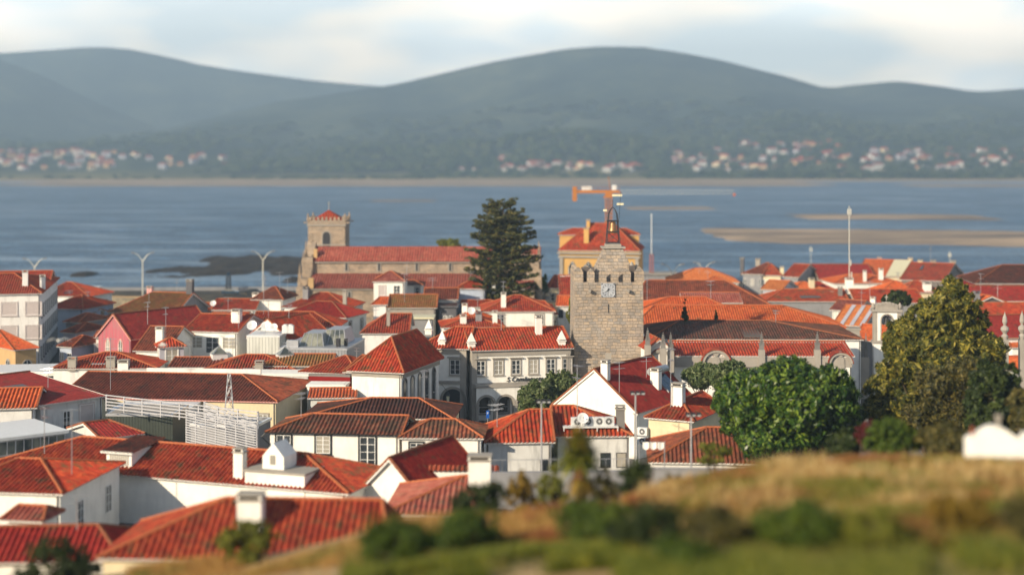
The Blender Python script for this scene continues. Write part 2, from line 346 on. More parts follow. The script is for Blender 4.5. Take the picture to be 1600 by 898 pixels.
def window_meshes(w,h,st,arch=0):
    key=(round(w,2),round(h,2),st,arch)
    if key in WINC: return WINC[key]
    sur,sw,nx,nz_,fr=WST[st]; a=MB(); g=MB()
    def outline(w_,z0,z1,rise):
        pts=[(-w_/2,z0),(w_/2,z0),(w_/2,z1-rise)]
        if arch:
            for i in range(1,8):
                t=math.pi*i/8; x=math.cos(t)*w_/2; k=math.sin(t)
                if arch==2: k=1-abs(math.cos(t))**1.5
                pts.append((x,z1-rise+k*rise))
            pts.append((-w_/2,z1-rise))
        else: pts.append((-w_/2,z1))
        return pts
    ri=(w/2 if arch==1 else w*.8) if arch else 0
    if not arch: ri=0
    i_o=outline(w,0,h,ri)
    if sur:
        o_o=outline(w+2*sw,-sw,h+sw,ri+(sw if arch else 0)); 
        n=len(i_o)
        for i in range(n):
            j=(i+1)%n
            a.poly([(o_o[i][0],-.09,o_o[i][1]),(o_o[j][0],-.09,o_o[j][1]),(i_o[j][0],-.09,i_o[j][1]),(i_o[i][0],-.09,i_o[i][1])],0)
            a.poly([(o_o[i][0],.02,o_o[i][1]),(o_o[j][0],.02,o_o[j][1]),(o_o[j][0],-.09,o_o[j][1]),(o_o[i][0],-.09,o_o[i][1])],0)
            a.poly([(i_o[i][0],-.09,i_o[i][1]),(i_o[j][0],-.09,i_o[j][1]),(i_o[j][0],.02,i_o[j][1]),(i_o[i][0],.02,i_o[i][1])],0)
        if not arch: a.box(-w/2-sw-.06,w/2+sw+.06,-.17,-.095,-sw-.05,-sw+.05,0)
    b=.055
    a.box(-w/2,-w/2+b,-.06,-.03,0,h-ri,1); a.box(w/2-b,w/2,-.06,-.03,0,h-ri,1)
    a.box(-w/2+b,w/2-b,-.06,-.03,0,b,1)
    if not arch: a.box(-w/2+b,w/2-b,-.06,-.03,h-b,h,1)
    for i in range(1,nx):
        x=-w/2+w*i/nx; a.box(x-.04,x+.04,-.062,-.03,b,h-b,1)
    for i in range(1,nz_):
        z=(h-ri)*i/nz_; a.box(-w/2+b,w/2-b,-.057,-.03,z-.018,z+.018,1)
    g.poly([(x,-.025,z) for x,z in i_o],0)
    me=a.mesh('window',[sur or 'wfr',fr],False); gm=g.mesh('pane',['shut' if st=='shut' else 'glass'])
    WINC[key]=(me,gm); return WINC[key]
def add_window(root,dims,side,t,ztop,w,h,st,arch=0,name='window'):
    W_,D_,o,ze=dims
    me,gm=window_meshes(w,h,st,arch); ob=bpy.data.objects.new(name,me); COL.objects.link(ob); ob.parent=root
    z=ze-ztop-h
    if side=='f': ob.location=(t,o,z); r=0
    elif side=='r': ob.location=(W_-o,t,z); r=90
    elif side=='l': ob.location=(o,t,z); r=-90
    else: ob.location=(t,D_-o,z); r=180
    ob.rotation_euler=(0,0,R(r))
    pn=bpy.data.objects.new('pane',gm); COL.objects.link(pn); pn.parent=ob
    return ob
STAT=[]
class House: pass
def H(name,label,A,bx,a,ze,d,ry,typ='x',hl=None,hr=None,o=.35,wall='white',roof='r_red',wins=(),chim=(),cat='house',fasc='fasc',rp=.5,ridge='ridge',ant=(),amp=.062,dish=(),into=None,rise=None,cx=None,lx=None,group=None,sky=(),Yfix=None):
    a=R(a); ca,sa=math.cos(a),math.sin(a)
    YA=Yfix or Yof(A[1],ze)
    if Yfix: ze=HC-(A[1]-HY)*Yfix/F
    XA=(A[0]-800)*YA/F; tb=(bx-800)/F
    w=(tb*YA-XA)/(ca-tb*sa)
    XB,YB=XA+w*ca,YA+w*sa
    if cx is not None: tc=(cx-800)/F; d=(tc*YB-XB)/(-sa-tc*ca)
    if lx is not None: tl=(lx-800)/F; d=(tl*YA-XA)/(-sa-tl*ca)
    def W2(x,y): return XA+x*ca-y*sa, YA+x*sa+y*ca
    base=min(gz(*W2(x,y)) for x in (0,w) for y in (0,d))-.3
    if hl is None: hl=min(d/2,w/2-.2) if typ=='x' else min(w/2,d/2-.2)
    if hr is None: hr=min(d/2,w/2-.2) if typ=='x' else min(w/2,d/2-.2)
    lim=(w if typ=='x' else d)-.3
    if hl+hr>lim: hl,hr=hl*lim/(hl+hr),hr*lim/(hl+hr)
    ym=d*rp; xm=w*rp
    if rise is None and typ!='flat':
        if typ=='x': rx,ryy=(hl+w-hr)/2,ym
        elif typ=='y': rx,ryy=xm,hl
        elif typ=='shed': rx,ryy=w/2,d
        X,Y=W2(rx,ryy); rise=HC-(ry-HY)*Y/F-ze
        rise=max(rise,.5)
    STAT.append((label[:34],round(w,1),round(d,1),round(YA),round(rise or 0,1),round(ze-base,1)))
    h=House(); h.w,h.d,h.ze,h.rise,h.o,h.base=w,d,ze,rise or 0,o,base; h.W2=W2
    lab=label
    if into is None:
        root=empty(name,(XA,YA,0),a,lab,cat,group); h.origin=(XA,YA,a)
    else:
        root=into
        # express this body in the parent's frame through an intermediate offset
    h.root=root
    off=Matrix.Identity(4)
    if into is not None:
        off=(Matrix.Translation(into.location)@Matrix.Rotation(into.rotation_euler.z,4,'Z')).inverted()@(Matrix.Translation((XA,YA,0))@Matrix.Rotation(a,4,'Z'))
    h.off=off
    def put(ob):
        if into is not None: ob.matrix_local=off@ob.matrix_local if False else off@Matrix.LocRotScale(ob.location,ob.rotation_euler,None)
        return ob
    h.put=put
    # walls
    wb=MB(); zt=ze+(rise/(ym if typ in('x','shed') else xm)*o*.5 if rise else 0)
    wb.box(o,w-o,o,d-o,base,zt,0,'bt')
    def roofz(x,y):
        z=ze+rise if rise else ze
        if typ=='x':
            z=min(z,ze+rise*y/ym,ze+rise*(d-y)/(d-ym))
            if hl: z=min(z,ze+rise*x/hl)
            if hr: z=min(z,ze+rise*(w-x)/hr)
        elif typ=='y':
            z=min(z,ze+rise*x/xm,ze+rise*(w-x)/(w-xm))
            if hl: z=min(z,ze+rise*y/hl)
            if hr: z=min(z,ze+rise*(d-y)/hr)
        elif typ=='shed': z=ze+rise*y/d
        return z
    h.roofz=roofz
    if typ=='x':
        for s_,hh in ((o,hl),(w-o,hr)):
            if not hh: wb.poly([(s_,o,zt),(s_,d-o,zt),(s_,ym,ze+rise-.05)],0)
    if typ=='y':
        for s_,hh in ((o,hl),(d-o,hr)):
            if not hh: wb.poly([(o,s_,zt),(w-o,s_,zt),(xm,s_,ze+rise-.05)],0)
    if typ=='shed':
        wb.poly([(o,o,zt),(o,d-o,zt),(o,d-o,ze+rise-.05)],0); wb.poly([(w-o,o,zt),(w-o,d-o,zt),(w-o,d-o,ze+rise-.05)],0); wb.box(o,w-o,d-o-.1,d-o,zt,ze+rise-.05,0)
    put(wb.build('wall',[wall],root))
    rb=MB()
    if typ=='flat':
        rb.box(0,w,0,d,ze-.25,ze,1); rb.box(.3,w-.3,.3,d-.3,ze,ze+.02,0); ro=put(rb.build('roof',[roof,fasc],root)); h.roof=ro
    else:
        z=ze; zr=ze+rise
        if typ=='x':
            fs=[[(0,0,z),(w,0,z),(w-hr,ym,zr),(hl,ym,zr)],[(w,d,z),(0,d,z),(hl,ym,zr),(w-hr,ym,zr)]]
            if hl: fs.append([(0,d,z),(0,0,z),(hl,ym,zr)])
            if hr: fs.append([(w,0,z),(w,d,z),(w-hr,ym,zr)])
            rl=[((hl,ym,zr),(w-hr,ym,zr))]
            if hl: rl+=[((0,0,z),(hl,ym,zr)),((0,d,z),(hl,ym,zr))]
            else: rl+=[((0.05,0,z),(0.05,ym,zr)),((0.05,d,z),(0.05,ym,zr))]
            if hr: rl+=[((w,0,z),(w-hr,ym,zr)),((w,d,z),(w-hr,ym,zr))]
            else: rl+=[((w-.05,0,z),(w-.05,ym,zr)),((w-.05,d,z),(w-.05,ym,zr))]
        elif typ=='y':
            fs=[[(0,d,z),(0,0,z),(xm,hl,zr),(xm,d-hr,zr)],[(w,0,z),(w,d,z),(xm,d-hr,zr),(xm,hl,zr)]]
            if hl: fs.append([(0,0,z),(w,0,z),(xm,hl,zr)])
            if hr: fs.append([(w,d,z),(0,d,z),(xm,d-hr,zr)])
            rl=[((xm,hl,zr),(xm,d-hr,zr))]
            if hl: rl+=[((0,0,z),(xm,hl,zr)),((w,0,z),(xm,hl,zr))]
            else: rl+=[((0,.05,z),(xm,.05,zr)),((w,.05,z),(xm,.05,zr))]
            if hr: rl+=[((0,d,z),(xm,d-hr,zr)),((w,d,z),(xm,d-hr,zr))]
            else: rl+=[((0,d-.05,z),(xm,d-.05,zr)),((w,d-.05,z),(xm,d-.05,zr))]
        else:
            fs=[[(0,0,z),(w,0,z),(w,d,zr),(0,d,zr)]]; rl=[((0,d,zr),(w,d,zr))]
        for f in fs:
            corr_face(rb,f,.36 if YA<300 else .5,amp,0)
            lo=[(x,y,q-.10) for x,y,q in f]; rb.poly(lo[::-1],1)
            (x0,y0,z0),(x1,y1,z1)=f[0],f[1]; rb.poly([(x0,y0,z0-.10),(x1,y1,z1-.10),(x1,y1,z1+.03),(x0,y0,z0+.03)],1)
            for i in range(1,len(f)):
                (x0,y0,z0),(x1,y1,z1)=f[i],f[(i+1)%len(f)]
                e=lambda v,L_:abs(v)<1e-3 or abs(v-L_)<1e-3
                if (e(x0,w) and abs(x0-x1)<1e-3) or (e(y0,d) and abs(y0-y1)<1e-3):
                    rb.poly([(x0,y0,z0-.22),(x1,y1,z1-.22),(x1,y1,z1+.04),(x0,y0,z0+.04)],1)
        ro=put(rb.build('roof',[roof,fasc],root)); h.roof=ro
        cb=MB()
        for p,q in rl:
            p=Vector(p)+Vector((0,0,.06)); q=Vector(q)+Vector((0,0,.06)); Ls=(q-p).length; k=max(1,int(Ls/.45))
            for i in range(k):
                cb.tube(p+(q-p)*(i/k),p+(q-p)*((i+1.08)/k if i<k-1 else 1.),.13,5,0,.10,cap=False)
        cc_=cb.build('ridge_cap',[ridge],ro)
    dims=(w,d,o,ze); h.dims=dims
    for q in wins:
        side,zt_,ww,hh,st,pos=q[:6]; arch=q[6] if len(q)>6 else 0
        Ls=w if side in 'fb' else d
        if isinstance(pos,int): pos=[(i+.5)/pos for i in range(pos)]
        for f_ in pos: put(add_window(root,dims,side,f_*Ls,zt_,ww,hh,st,arch))
    for q in chim:
        fx,fy,cw,ch=q[:4]; cm=q[4] if len(q)>4 else 'white'
        x,y=fx*w,fy*d; z=roofz(x,y); b=MB()
        b.box(x-cw/2,x+cw/2,y-cw*.4,y+cw*.4,z-.5,z+ch,0); b.box(x-cw/2-.09,x+cw/2+.09,y-cw*.4-.09,y+cw*.4+.09,z+ch,z+ch+.10,1)
        for sx in (-1,1): b.box(x+sx*(cw/2-.06)-.06,x+sx*(cw/2-.06)+.06,y-cw*.4,y+cw*.4,z+ch+.10,z+ch+.28,0)
        b.box(x-cw/2-.07,x+cw/2+.07,y-cw*.4-.07,y+cw*.4+.07,z+ch+.28,z+ch+.36,1)
        put(b.build('chimney',[cm,'trim' if cm!='grey' else 'dgrey'],root))
    if YA<262 and typ!='flat' and name!='dormer' and w>4:
        b=MB(); b.tube((w-o-.18,o-.07,ze-.05),(w-o-.18,o-.07,base),.055,5); b.tube((w-o-.18,o-.07,ze-.08),(w-o-.3,-.02,ze-.02),.055,4); put(b.build('drainpipe',['trimd'],root))
    if not ant and into is None and YA<320 and typ!='flat' and w>5 and RNG.random()<.5: ant=[(RNG.uniform(.2,.8),.45,RNG.uniform(1.8,3.4))]
    for q in ant:
        fx,fy,hh=q[:3]; x,y=fx*w,fy*d; z=roofz(x,y); put(antenna(x,y,z-.2,hh,root))
    for q in dish:
        fx,fy,s_=q[:3]; x,y=fx*w,fy*d; z=roofz(x,y); put(dishmb(x,y,z+.2,s_,root))
    for q in sky:
        x0,x1,y0,y1,mt=q; b=MB(); e=.12
        b.poly([(x0*w,y0*d,roofz(x0*w,y0*d)+e),(x1*w,y0*d,roofz(x1*w,y0*d)+e),(x1*w,y1*d,roofz(x1*w,y1*d)+e),(x0*w,y1*d,roofz(x0*w,y1*d)+e)],0)
        b.poly([(x0*w,y0*d,roofz(x0*w,y0*d)-.05),(x1*w,y0*d,roofz(x1*w,y0*d)-.05),(x1*w,y0*d,roofz(x1*w,y0*d)+e),(x0*w,y0*d,roofz(x0*w,y0*d)+e)],0)
        put(b.build('skylight',[mt],root))
    return h
def antenna(x,y,z,hh,root=None):
    b=MB(); b.tube((x,y,z),(x,y,z+hh),.035,5); r=RNG.random()*3
    c,s=math.cos(r),math.sin(r)
    for lv,L_ in ((.98,.55),(.8,.4)):
        zz=z+hh*lv; b.tube((x-c*.7,y-s*.7,zz),(x+c*.7,y+s*.7,zz),.02,4)
        for i in range(7):
            k=-.65+i*.21; l2=L_*(1-.08*i); b.tube((x+c*k-s*l2,y+s*k+c*l2,zz),(x+c*k+s*l2,y+s*k-c*l2,zz),.014,3)
    return b.build('antenna',['metal'],root)
def dishmb(x,y,z,r,root):
    b=MB(); prof=[(0.001,0),(r*.35,.03),(r*.7,.12*r+.05),(r,.28*r)]
    tmp=MB(); tmp.lathe(prof,n=16); Mx=Matrix.Translation((x,y,z+r))@Matrix.Rotation(R(62),4,'X')@Matrix.Rotation(0,4,'Z')
    b=MB(); 
    for f,m_ in zip(tmp.f,tmp.m): b.poly([Mx@Vector(tmp.v[i]) for i in f],0)
    b.tube((x,y,z-.5),(x,y+.08,z+r),.04,5,1); b.tube((x,y-.05,z+.3*r),(x,y-r*.9,z+r*1.25),.02,4,1); b.cbox((x,y-r*.9,z+r*1.2),.1,.1,.12,1)
    return b.build('satellite_dish',['wmetal','metal'],root)
# ---------------------------------------------------------------- vegetation
def leaves(name,centers,normals,size,mat_,parent,rs,jit=.7,long=1.6,up=0.):
    n=len(centers); C_=np.asarray(centers,float); Nn=np.asarray(normals,float)+rs.normal(0,jit,(n,3)); Nn[:,2]+=up; Nn/=np.linalg.norm(Nn,axis=1)[:,None]+1e-9
    t=rs.normal(0,1,(n,3)); t-=Nn*(t*Nn).sum(1)[:,None]; t/=np.linalg.norm(t,axis=1)[:,None]+1e-9; b=np.cross(Nn,t)
    s=(size*rs.uniform(.6,1.35,n))[:,None]
    V=np.stack([C_-t*s*long*.5,C_-b*s*.32+Nn*s*.05,C_+t*s*long*.5,C_+b*s*.32+Nn*s*.05],1).reshape(-1,3)
    me=bpy.data.meshes.new(name); me.vertices.add(4*n); me.vertices.foreach_set('co',V.ravel())
    me.loops.add(4*n); me.loops.foreach_set('vertex_index',np.arange(4*n)); me.polygons.add(n); me.polygons.foreach_set('loop_start',np.arange(n)*4)
    me.polygons.foreach_set('loop_total',np.full(n,4)); me.materials.append(mat_); me.update(); me.validate()
    o=bpy.data.objects.new(name,me); COL.objects.link(o)
    if parent: o.parent=parent
    return o
def blob_pts(rs,blobs,n,shell=.55,clump=40,cr=.16):
    """points gathered in clumps near the surface of ellipsoids (x,y,z,rx,ry,rz)"""
    vol=np.array([(b[3]*b[4]*b[5])**(2/3) for b in blobs]); pr=vol/vol.sum(); nc=max(4,n//clump)
    ids=rs.choice(len(blobs),nc,p=pr); B=np.array(blobs,float)[ids]
    d=rs.normal(0,1,(nc,3)); d/=np.linalg.norm(d,axis=1)[:,None]; r=rs.uniform(shell,1.03,nc)[:,None]
    cc_=B[:,:3]+d*r*B[:,3:]; 
    crr=cr*(B[:,3:].mean(1))[:,None]*rs.uniform(.6,1.4,(nc,1))
    k=rs.integers(0,nc,n); q=rs.normal(0,1,(n,3)); q/=np.linalg.norm(q,axis=1)[:,None]; q*=rs.uniform(.3,1,n)[:,None]**.5
    pts=cc_[k]+q*crr[k]; nr=q*.8+d[k]*.6
    return pts,nr
def tree(name,label,base,blobs,n,size,leaf,trunk_r=.3,cat='tree',group=None,jit=.6,shell=.55,seed=1,clump=40,cr=.16,long=1.6,limbs=8,kindp='crown'):
    """blobs relative to base"""
    rs=np.random.default_rng(seed); root=empty(name,base,0,label,cat,group)
    b=MB(); top=max(q[2] for q in blobs)
    cen=np.mean([q[:3] for q in blobs],0)
    b.path([(0,0,-.8),(cen[0]*.2,cen[1]*.2,cen[2]*.35),(cen[0]*.7,cen[1]*.7,cen[2]*.8),(cen[0],cen[1],top)],trunk_r,7,0,trunk_r*.3)
    for i in range(min(limbs,len(blobs)*2)):
        q=blobs[i%len(blobs)]; s=(cen[0]*.4,cen[1]*.4,cen[2]*(.4+.05*i)); e=(q[0]+rs.normal()*q[3]*.4,q[1]+rs.normal()*q[4]*.4,q[2]+rs.normal()*q[5]*.3)
        m=[(s[j]+e[j])/2+rs.normal()*.25 for j in range(3)]; b.path([s,m,e],trunk_r*.45,5,0,trunk_r*.1)
    b.build('trunk',['bark'],root,True)
    pts,nr=blob_pts(rs,blobs,n,shell,clump,cr); leaves(kindp,pts,nr,size,G[leaf],root,rs,jit,long)
    return root
M['slat']=simple('white louvre paint dimmed as shade',(.46,.46,.48),.5)  # white slats greyed, their shade put into the paint
M['seed']=simple('brown seed head',(.17,.08,.03),.9)
M['bluesign']=simple('blue sign enamel',(.01,.10,.45),.4)
G['crim']=leafmat('dark red leaves',[(.05,.008,.01),(.12,.02,.02),(.2,.04,.03)],.3)
# ================================================================ the setting
def grid(name,xs,ys,zf,mat_,kind='structure',label=None,smooth=True):
    V=[(x,y,zf(x,y)) for y in ys for x in xs]; n=len(xs)
    Fc=[(j*n+i,j*n+i+1,(j+1)*n+i+1,(j+1)*n+i) for j in range(len(ys)-1) for i in range(n-1)]
    me=bpy.data.meshes.new(name); me.from_pydata(V,[],Fc); me.materials.append(mat_); me.polygons.foreach_set('use_smooth',[smooth]*len(Fc)); me.update()
    o=bpy.data.objects.new(name,me); COL.objects.link(o); tag(o,label,None,None,kind); return o
def groundf(t,b,o):
    co=N(t,'ShaderNodeTexCoord').outputs['Object']; s=N(t,'ShaderNodeSeparateXYZ',{0:co})
    n1=noise(t,co,.22,6,.65); n2=noise(t,co,1.8,5,.6)
    hill=ramp(t,M_(t,'ADD',M_(t,'MULTIPLY',n1,.6),M_(t,'MULTIPLY',n2,.5)),[(.38,(.10,.07,.03)),(.52,(.33,.22,.10)),(.66,(.50,.36,.20))])
    town=MX(t,n2,(.09,.085,.08),(.17,.16,.145))
    shore=ramp(t,n1,[(.42,(.045,.042,.04)),(.56,(.10,.085,.06)),(.66,(.24,.18,.08))])
    k=ramp(t,M_(t,'DIVIDE',s.outputs[1],600.),[(.148,0.),(.158,1.)])
    c=MX(t,k,hill,town)
    k2=ramp(t,M_(t,'DIVIDE',s.outputs[1],600.),[(.50,0.),(.53,1.)]); c=MX(t,k2,c,shore)
    t.links.new(c,b.inputs['Base Color']); b.inputs['Roughness'].default_value=.95; b.inputs['Specular IOR Level'].default_value=.1
    bump(t,b,n2,.6,.1)
GM=mat('earth, paving and dry turf',groundf)
ys=list(np.arange(-60,20,10))+list(np.arange(20,100,1.5))+list(np.arange(100,380,8))+list(np.arange(380,520,4))
xs=list(np.arange(-400,-50,14))+list(np.arange(-50,50,1.5))+list(np.arange(50,401,14))
grid('ground',xs,ys,gz,GM)
def waterf(t,b,o):
    co=N(t,'ShaderNodeTexCoord').outputs['Object']
    sc_=lambda v:N(t,'ShaderNodeVectorMath',{0:co,1:v},operation='MULTIPLY').outputs[0]
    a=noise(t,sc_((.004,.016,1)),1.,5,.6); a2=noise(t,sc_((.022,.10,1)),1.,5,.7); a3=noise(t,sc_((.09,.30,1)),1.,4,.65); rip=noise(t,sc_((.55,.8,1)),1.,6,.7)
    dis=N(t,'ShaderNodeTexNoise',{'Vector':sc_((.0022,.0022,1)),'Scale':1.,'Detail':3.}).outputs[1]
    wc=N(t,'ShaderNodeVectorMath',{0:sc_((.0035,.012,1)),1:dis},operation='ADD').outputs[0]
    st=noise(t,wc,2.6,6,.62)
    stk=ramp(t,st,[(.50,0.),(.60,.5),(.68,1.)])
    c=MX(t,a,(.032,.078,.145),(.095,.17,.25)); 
    c=MX(t,1.,c,ramp(t,rip,[(.36,.30),(.5,.95),(.64,2.4)]),'MULTIPLY'); c=MX(t,1.,c,ramp(t,a2,[(.36,.62),(.5,.95),(.64,1.6)]),'MULTIPLY'); c=MX(t,1.,c,ramp(t,a3,[(.36,.65),(.5,.95),(.64,1.6)]),'MULTIPLY')  # ripple glints and dark troughs painted into the water colour
    c=MX(t,M_(t,'MULTIPLY',stk,.8),c,(.34,.44,.54))  # pale streaks painted in as reflected sky
    t.links.new(c,b.inputs['Base Color']); b.inputs['Roughness'].default_value=.42; b.inputs['IOR'].default_value=1.33; b.inputs['Specular IOR Level'].default_value=.40
    bump(t,b,rip,1.,.9)
WM=mat('wind ruffled river water',waterf)
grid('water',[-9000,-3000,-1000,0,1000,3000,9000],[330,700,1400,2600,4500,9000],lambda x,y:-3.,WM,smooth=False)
def sandf(t,b,o):
    co=N(t,'ShaderNodeTexCoord').outputs['Object']; sc_=lambda v:N(t,'ShaderNodeVectorMath',{0:co,1:v},operation='MULTIPLY').outputs[0]
    n1=noise(t,sc_((.006,.05,1)),1.6,6,.65); n2=noise(t,sc_((.03,.15,1)),1.,4)
    c=ramp(t,M_(t,'ADD',M_(t,'MULTIPLY',n1,.7),M_(t,'MULTIPLY',n2,.3)),[(.40,(.11,.09,.07)),(.48,(.24,.17,.11)),(.57,(.54,.38,.23))])
    t.links.new(c,b.inputs['Base Color']); b.inputs['Roughness'].default_value=.75
SM=mat('wet tidal sand',sandf)
def bank(px0,px1,py0,py1,seed,hgt=.5,tilt=0,nx=110,ny=46,left=.25,right=.25):
    Y0,Y1=Yof(py1,-3),Yof(py0,-3); Ym=(Y0+Y1)/2; X0,X1=(px0-800)*Ym/F,(px1-800)*Ym/F
    def z(x,y):
        u=(x-X0)/(X1-X0); v=(y-Y0)/(Y1-Y0); v2=v+tilt*(u-.5)
        e=sm(0,left,u)*sm(1,1-right,u)*sm(0,.35,v2)*sm(1,.65,v2)
        n=mnoise.fractal(Vector((x*.011+seed,y*.05,seed)),1,2.1,5)
        return -3.15+hgt*(e-.12)+.16*n*(.4+.6*e)
    grid('sandbank',np.linspace(X0,X1,nx),np.linspace(Y0,Y1,ny),z,SM)
bank(1075,1900,354,394,3.1,.42,.3,left=.12,right=.02)
bank(1180,1590,332,346,7.7,.32,.2)
bank(950,1140,322,329,1.2,.34)
bank(560,700,312,316,5.5,.28)
bank(1350,1900,287,293,8.8,.5)
# dark weed covered rocks
def rockf(t,b,o):
    co=objco(t); t.links.new(ramp(t,noise(t,co,.35,6,.7),[(.35,(.005,.004,.003)),(.55,(.020,.013,.008)),(.74,(.07,.055,.02))]),b.inputs['Base Color']); b.inputs['Roughness'].default_value=.8; bump(t,b,noise(t,co,2,4),.8,.3)
RM=mat('weed covered dark rock',rockf)
def islet(px0,px1,py0,py1,seed,hgt,lab):
    Y0,Y1=Yof(py1,-3),Yof(py0,-3); Ym=(Y0+Y1)/2; X0,X1=(px0-800)*Ym/F,(px1-800)*Ym/F
    def z(x,y):
        u=(x-X0)/(X1-X0); v=(y-Y0)/(Y1-Y0)
        e=max(0,1-((u-.58)/.5)**2)*max(0,1-((v-.5)/.5)**2); e=e**.55
        n=mnoise.fractal(Vector((x*.07+seed,y*.045,seed)),1,2.1,7)
        return -3.75+hgt*e+1.15*n*min(1,e*2)+.35*n
    o=grid('rock_islet',np.linspace(X0,X1,120),np.linspace(Y0,Y1,60),z,RM,None,lab); o['category']='rock'; return o
islet(222,510,400,435,3.3,1.75,'large dark weed covered rock island in the river left of the church')
islet(112,148,427,433,8.3,1.5,'small dark rock poking out of the water behind the long white shed')
islet(440,470,436,442,4.3,1.4,'small low dark rock in the water just left of the church front')
# far shore, hills
HP=[(-900,60),(-500,90),(-200,120),(0,210),(150,232),(250,228),(400,190),(520,160),(600,147),(680,128),(780,106),(860,92),(930,84),(1000,86),(1080,98),(1150,112),(1230,132),(1290,148),(1340,142),(1400,137),(1460,146),(1520,155),(1560,152),(1620,148),(1750,120),(2100,100),(2600,140)]
FP=[(-1200,160),(-700,110),(-300,84),(-60,82),(60,76),(140,70),(200,76),(300,98),(400,112),(500,126),(600,134),(720,150),(900,165),(1400,170),(2600,150)]
LP=[(-1500,80),(-700,60),(-200,70),(0,92),(60,115),(130,150),(210,186),(300,215),(420,245),(700,262),(2600,262)]
def ridge(x,Yr,T): 
    px=800+x*F/Yr; return 32-(interp(px,[a for a,b in T],[b for a,b in T])-HY)*Yr/F
def farz(x,y):
    b=-3.6+2.6*sm(2455,2490,y)+mnoise.noise(Vector((x*.004,y*.01,2)))*1.2*sm(2500,2700,y)
    px3=800+x*F/2950; b+=(26+22*sm(380,200,px3))*sm(2690,3350,y)
    n=mnoise.fractal(Vector((x*.0016,y*.0016,1.7)),1,2.1,5)
    h=ridge(x,4600,HP); t=min(1,max(0,(y-3000)/1600)); g2=abs(mnoise.fractal(Vector((x*.0024,y*.0010,6.1)),1,2.1,4)); z1=h*(t**1.35)*(1+.16*n*(1-t)*2+.035*n-.85*g2*(1-t*.6)*min(1,t*3)*min(1,(1-t)*3))
    if y>4600: z1=h*(1+.035*n)-(y-4600)*.06
    px=800+x*F/3300; near=sm(1000,1250,px)                         # the right hand slope begins closer to the water
    t2=min(1,max(0,(y-2650)/1950)); z1=max(z1,near*h*(t2**1.5)*(1+.18*n*(1-t2)*2+.03*n)) if y<4600 else z1
    kn=44*math.exp(-((px-880)/150)**2-((y-3150)/260)**2)+14*math.exp(-((px-620)/160)**2-((y-3200)/200)**2)
    return b+max(0,z1)+kn
def hillf(t,b,o):
    co=N(t,'ShaderNodeTexCoord').outputs['Object']; n1=noise(t,co,.0026,6,.62); n2=M_(t,'ADD',M_(t,'MULTIPLY',noise(t,co,.02,5,.65),.45),M_(t,'MULTIPLY',noise(t,co,.0045,5,.6),.55)); s=N(t,'ShaderNodeSeparateXYZ',{0:co})
    wood=ramp(t,n2,[(.36,(.010,.020,.020)),(.5,(.030,.048,.036)),(.62,(.085,.10,.06))])
    fld=ramp(t,n2,[(.35,(.09,.10,.03)),(.6,(.20,.19,.07))])
    lo=ramp(t,M_(t,'DIVIDE',s.outputs[2],120.),[(.02,1.),(.10,.45),(.7,.12)])
    f=M_(t,'MULTIPLY',ramp(t,n1,[(.50,0.),(.60,1.)]),lo); c=MX(t,f,wood,fld)
    flat=ramp(t,M_(t,'DIVIDE',s.outputs[1],4000.),[(.690,1.),(.735,0.)]); c=MX(t,M_(t,'MULTIPLY',flat,.85),c,ramp(t,n2,[(.35,(.10,.10,.04)),(.6,(.30,.25,.11))]))
    bch=ramp(t,M_(t,'DIVIDE',s.outputs[1],4000.),[(.628,1.),(.640,0.)]); c=MX(t,bch,c,(.46,.34,.23))
    t.links.new(c,b.inputs['Base Color']); b.inputs['Roughness'].default_value=1; b.inputs['Specular IOR Level'].default_value=0
    bump(t,b,n2,.8,14)
HMt=mat('wooded slopes and fields',hillf)
ys=list(np.arange(2440,2560,12))+list(np.arange(2560,3400,35))+list(np.arange(3400,5400,70))
grid('hills',list(np.arange(-3600,3601,45)),ys,farz,HMt)
def mtz(x,y):
    n=mnoise.fractal(Vector((x*.0009,y*.0009,9.7)),1,2.1,5)
    t=min(1,max(0,(y-4700)/1100)); h=ridge(x,5800,FP); z=h*t**1.2*(1+.3*n*(1-t)+.03*n)
    return -5+z if y<=5800 else h*(1+.03*n)-(y-5800)*.05
grid('mountain',list(np.arange(-6000,6001,90)),list(np.arange(4700,6500,90)),mtz,HMt)
def mt2(x,y):
    n=mnoise.fractal(Vector((x*.0016,y*.0016,4.7)),1,2.1,5)
    t=min(1,max(0,(y-3500)/1500)); h=ridge(x,5000,LP); z=max(0,h)*t**1.2*(1+.25*n*(1-t))
    return -4+z if y<=5000 else h-(y-5000)*.1
grid('foothill',list(np.arange(-4600,800,60)),list(np.arange(3500,5700,60)),mt2,HMt)
grid('sand_spit',np.linspace(-900,560,90),np.linspace(1880,2530,40),lambda x,y:-3.35+1.0*sm(1890,2150,y)*sm(560,300,x)*sm(-900,-500,x)+.16*mnoise.fractal(Vector((x*.008,y*.03,3)),1,2.,4),SM)
SP=[(-2000,262),(200,262),(320,236),(450,208),(580,192),(700,206),(820,232),(930,246),(1010,238),(1120,214),(1220,188),(1320,166),(1420,172),(1500,160),(1600,166),(1750,150),(2400,150)]
def sprz(x,y):
    n=mnoise.fractal(Vector((x*.0025,y*.0025,14.7)),1,2.1,5); t=min(1,max(0,(y-3300)/600)); h=max(0,ridge(x,3900,SP))*(1+.10*n)
    return -6+h*t**1.2 if y<=3900 else h-6-(y-3900)*.35
grid('spur',list(np.arange(-3400,3400,40)),list(np.arange(3300,4400,40)),sprz,HMt)
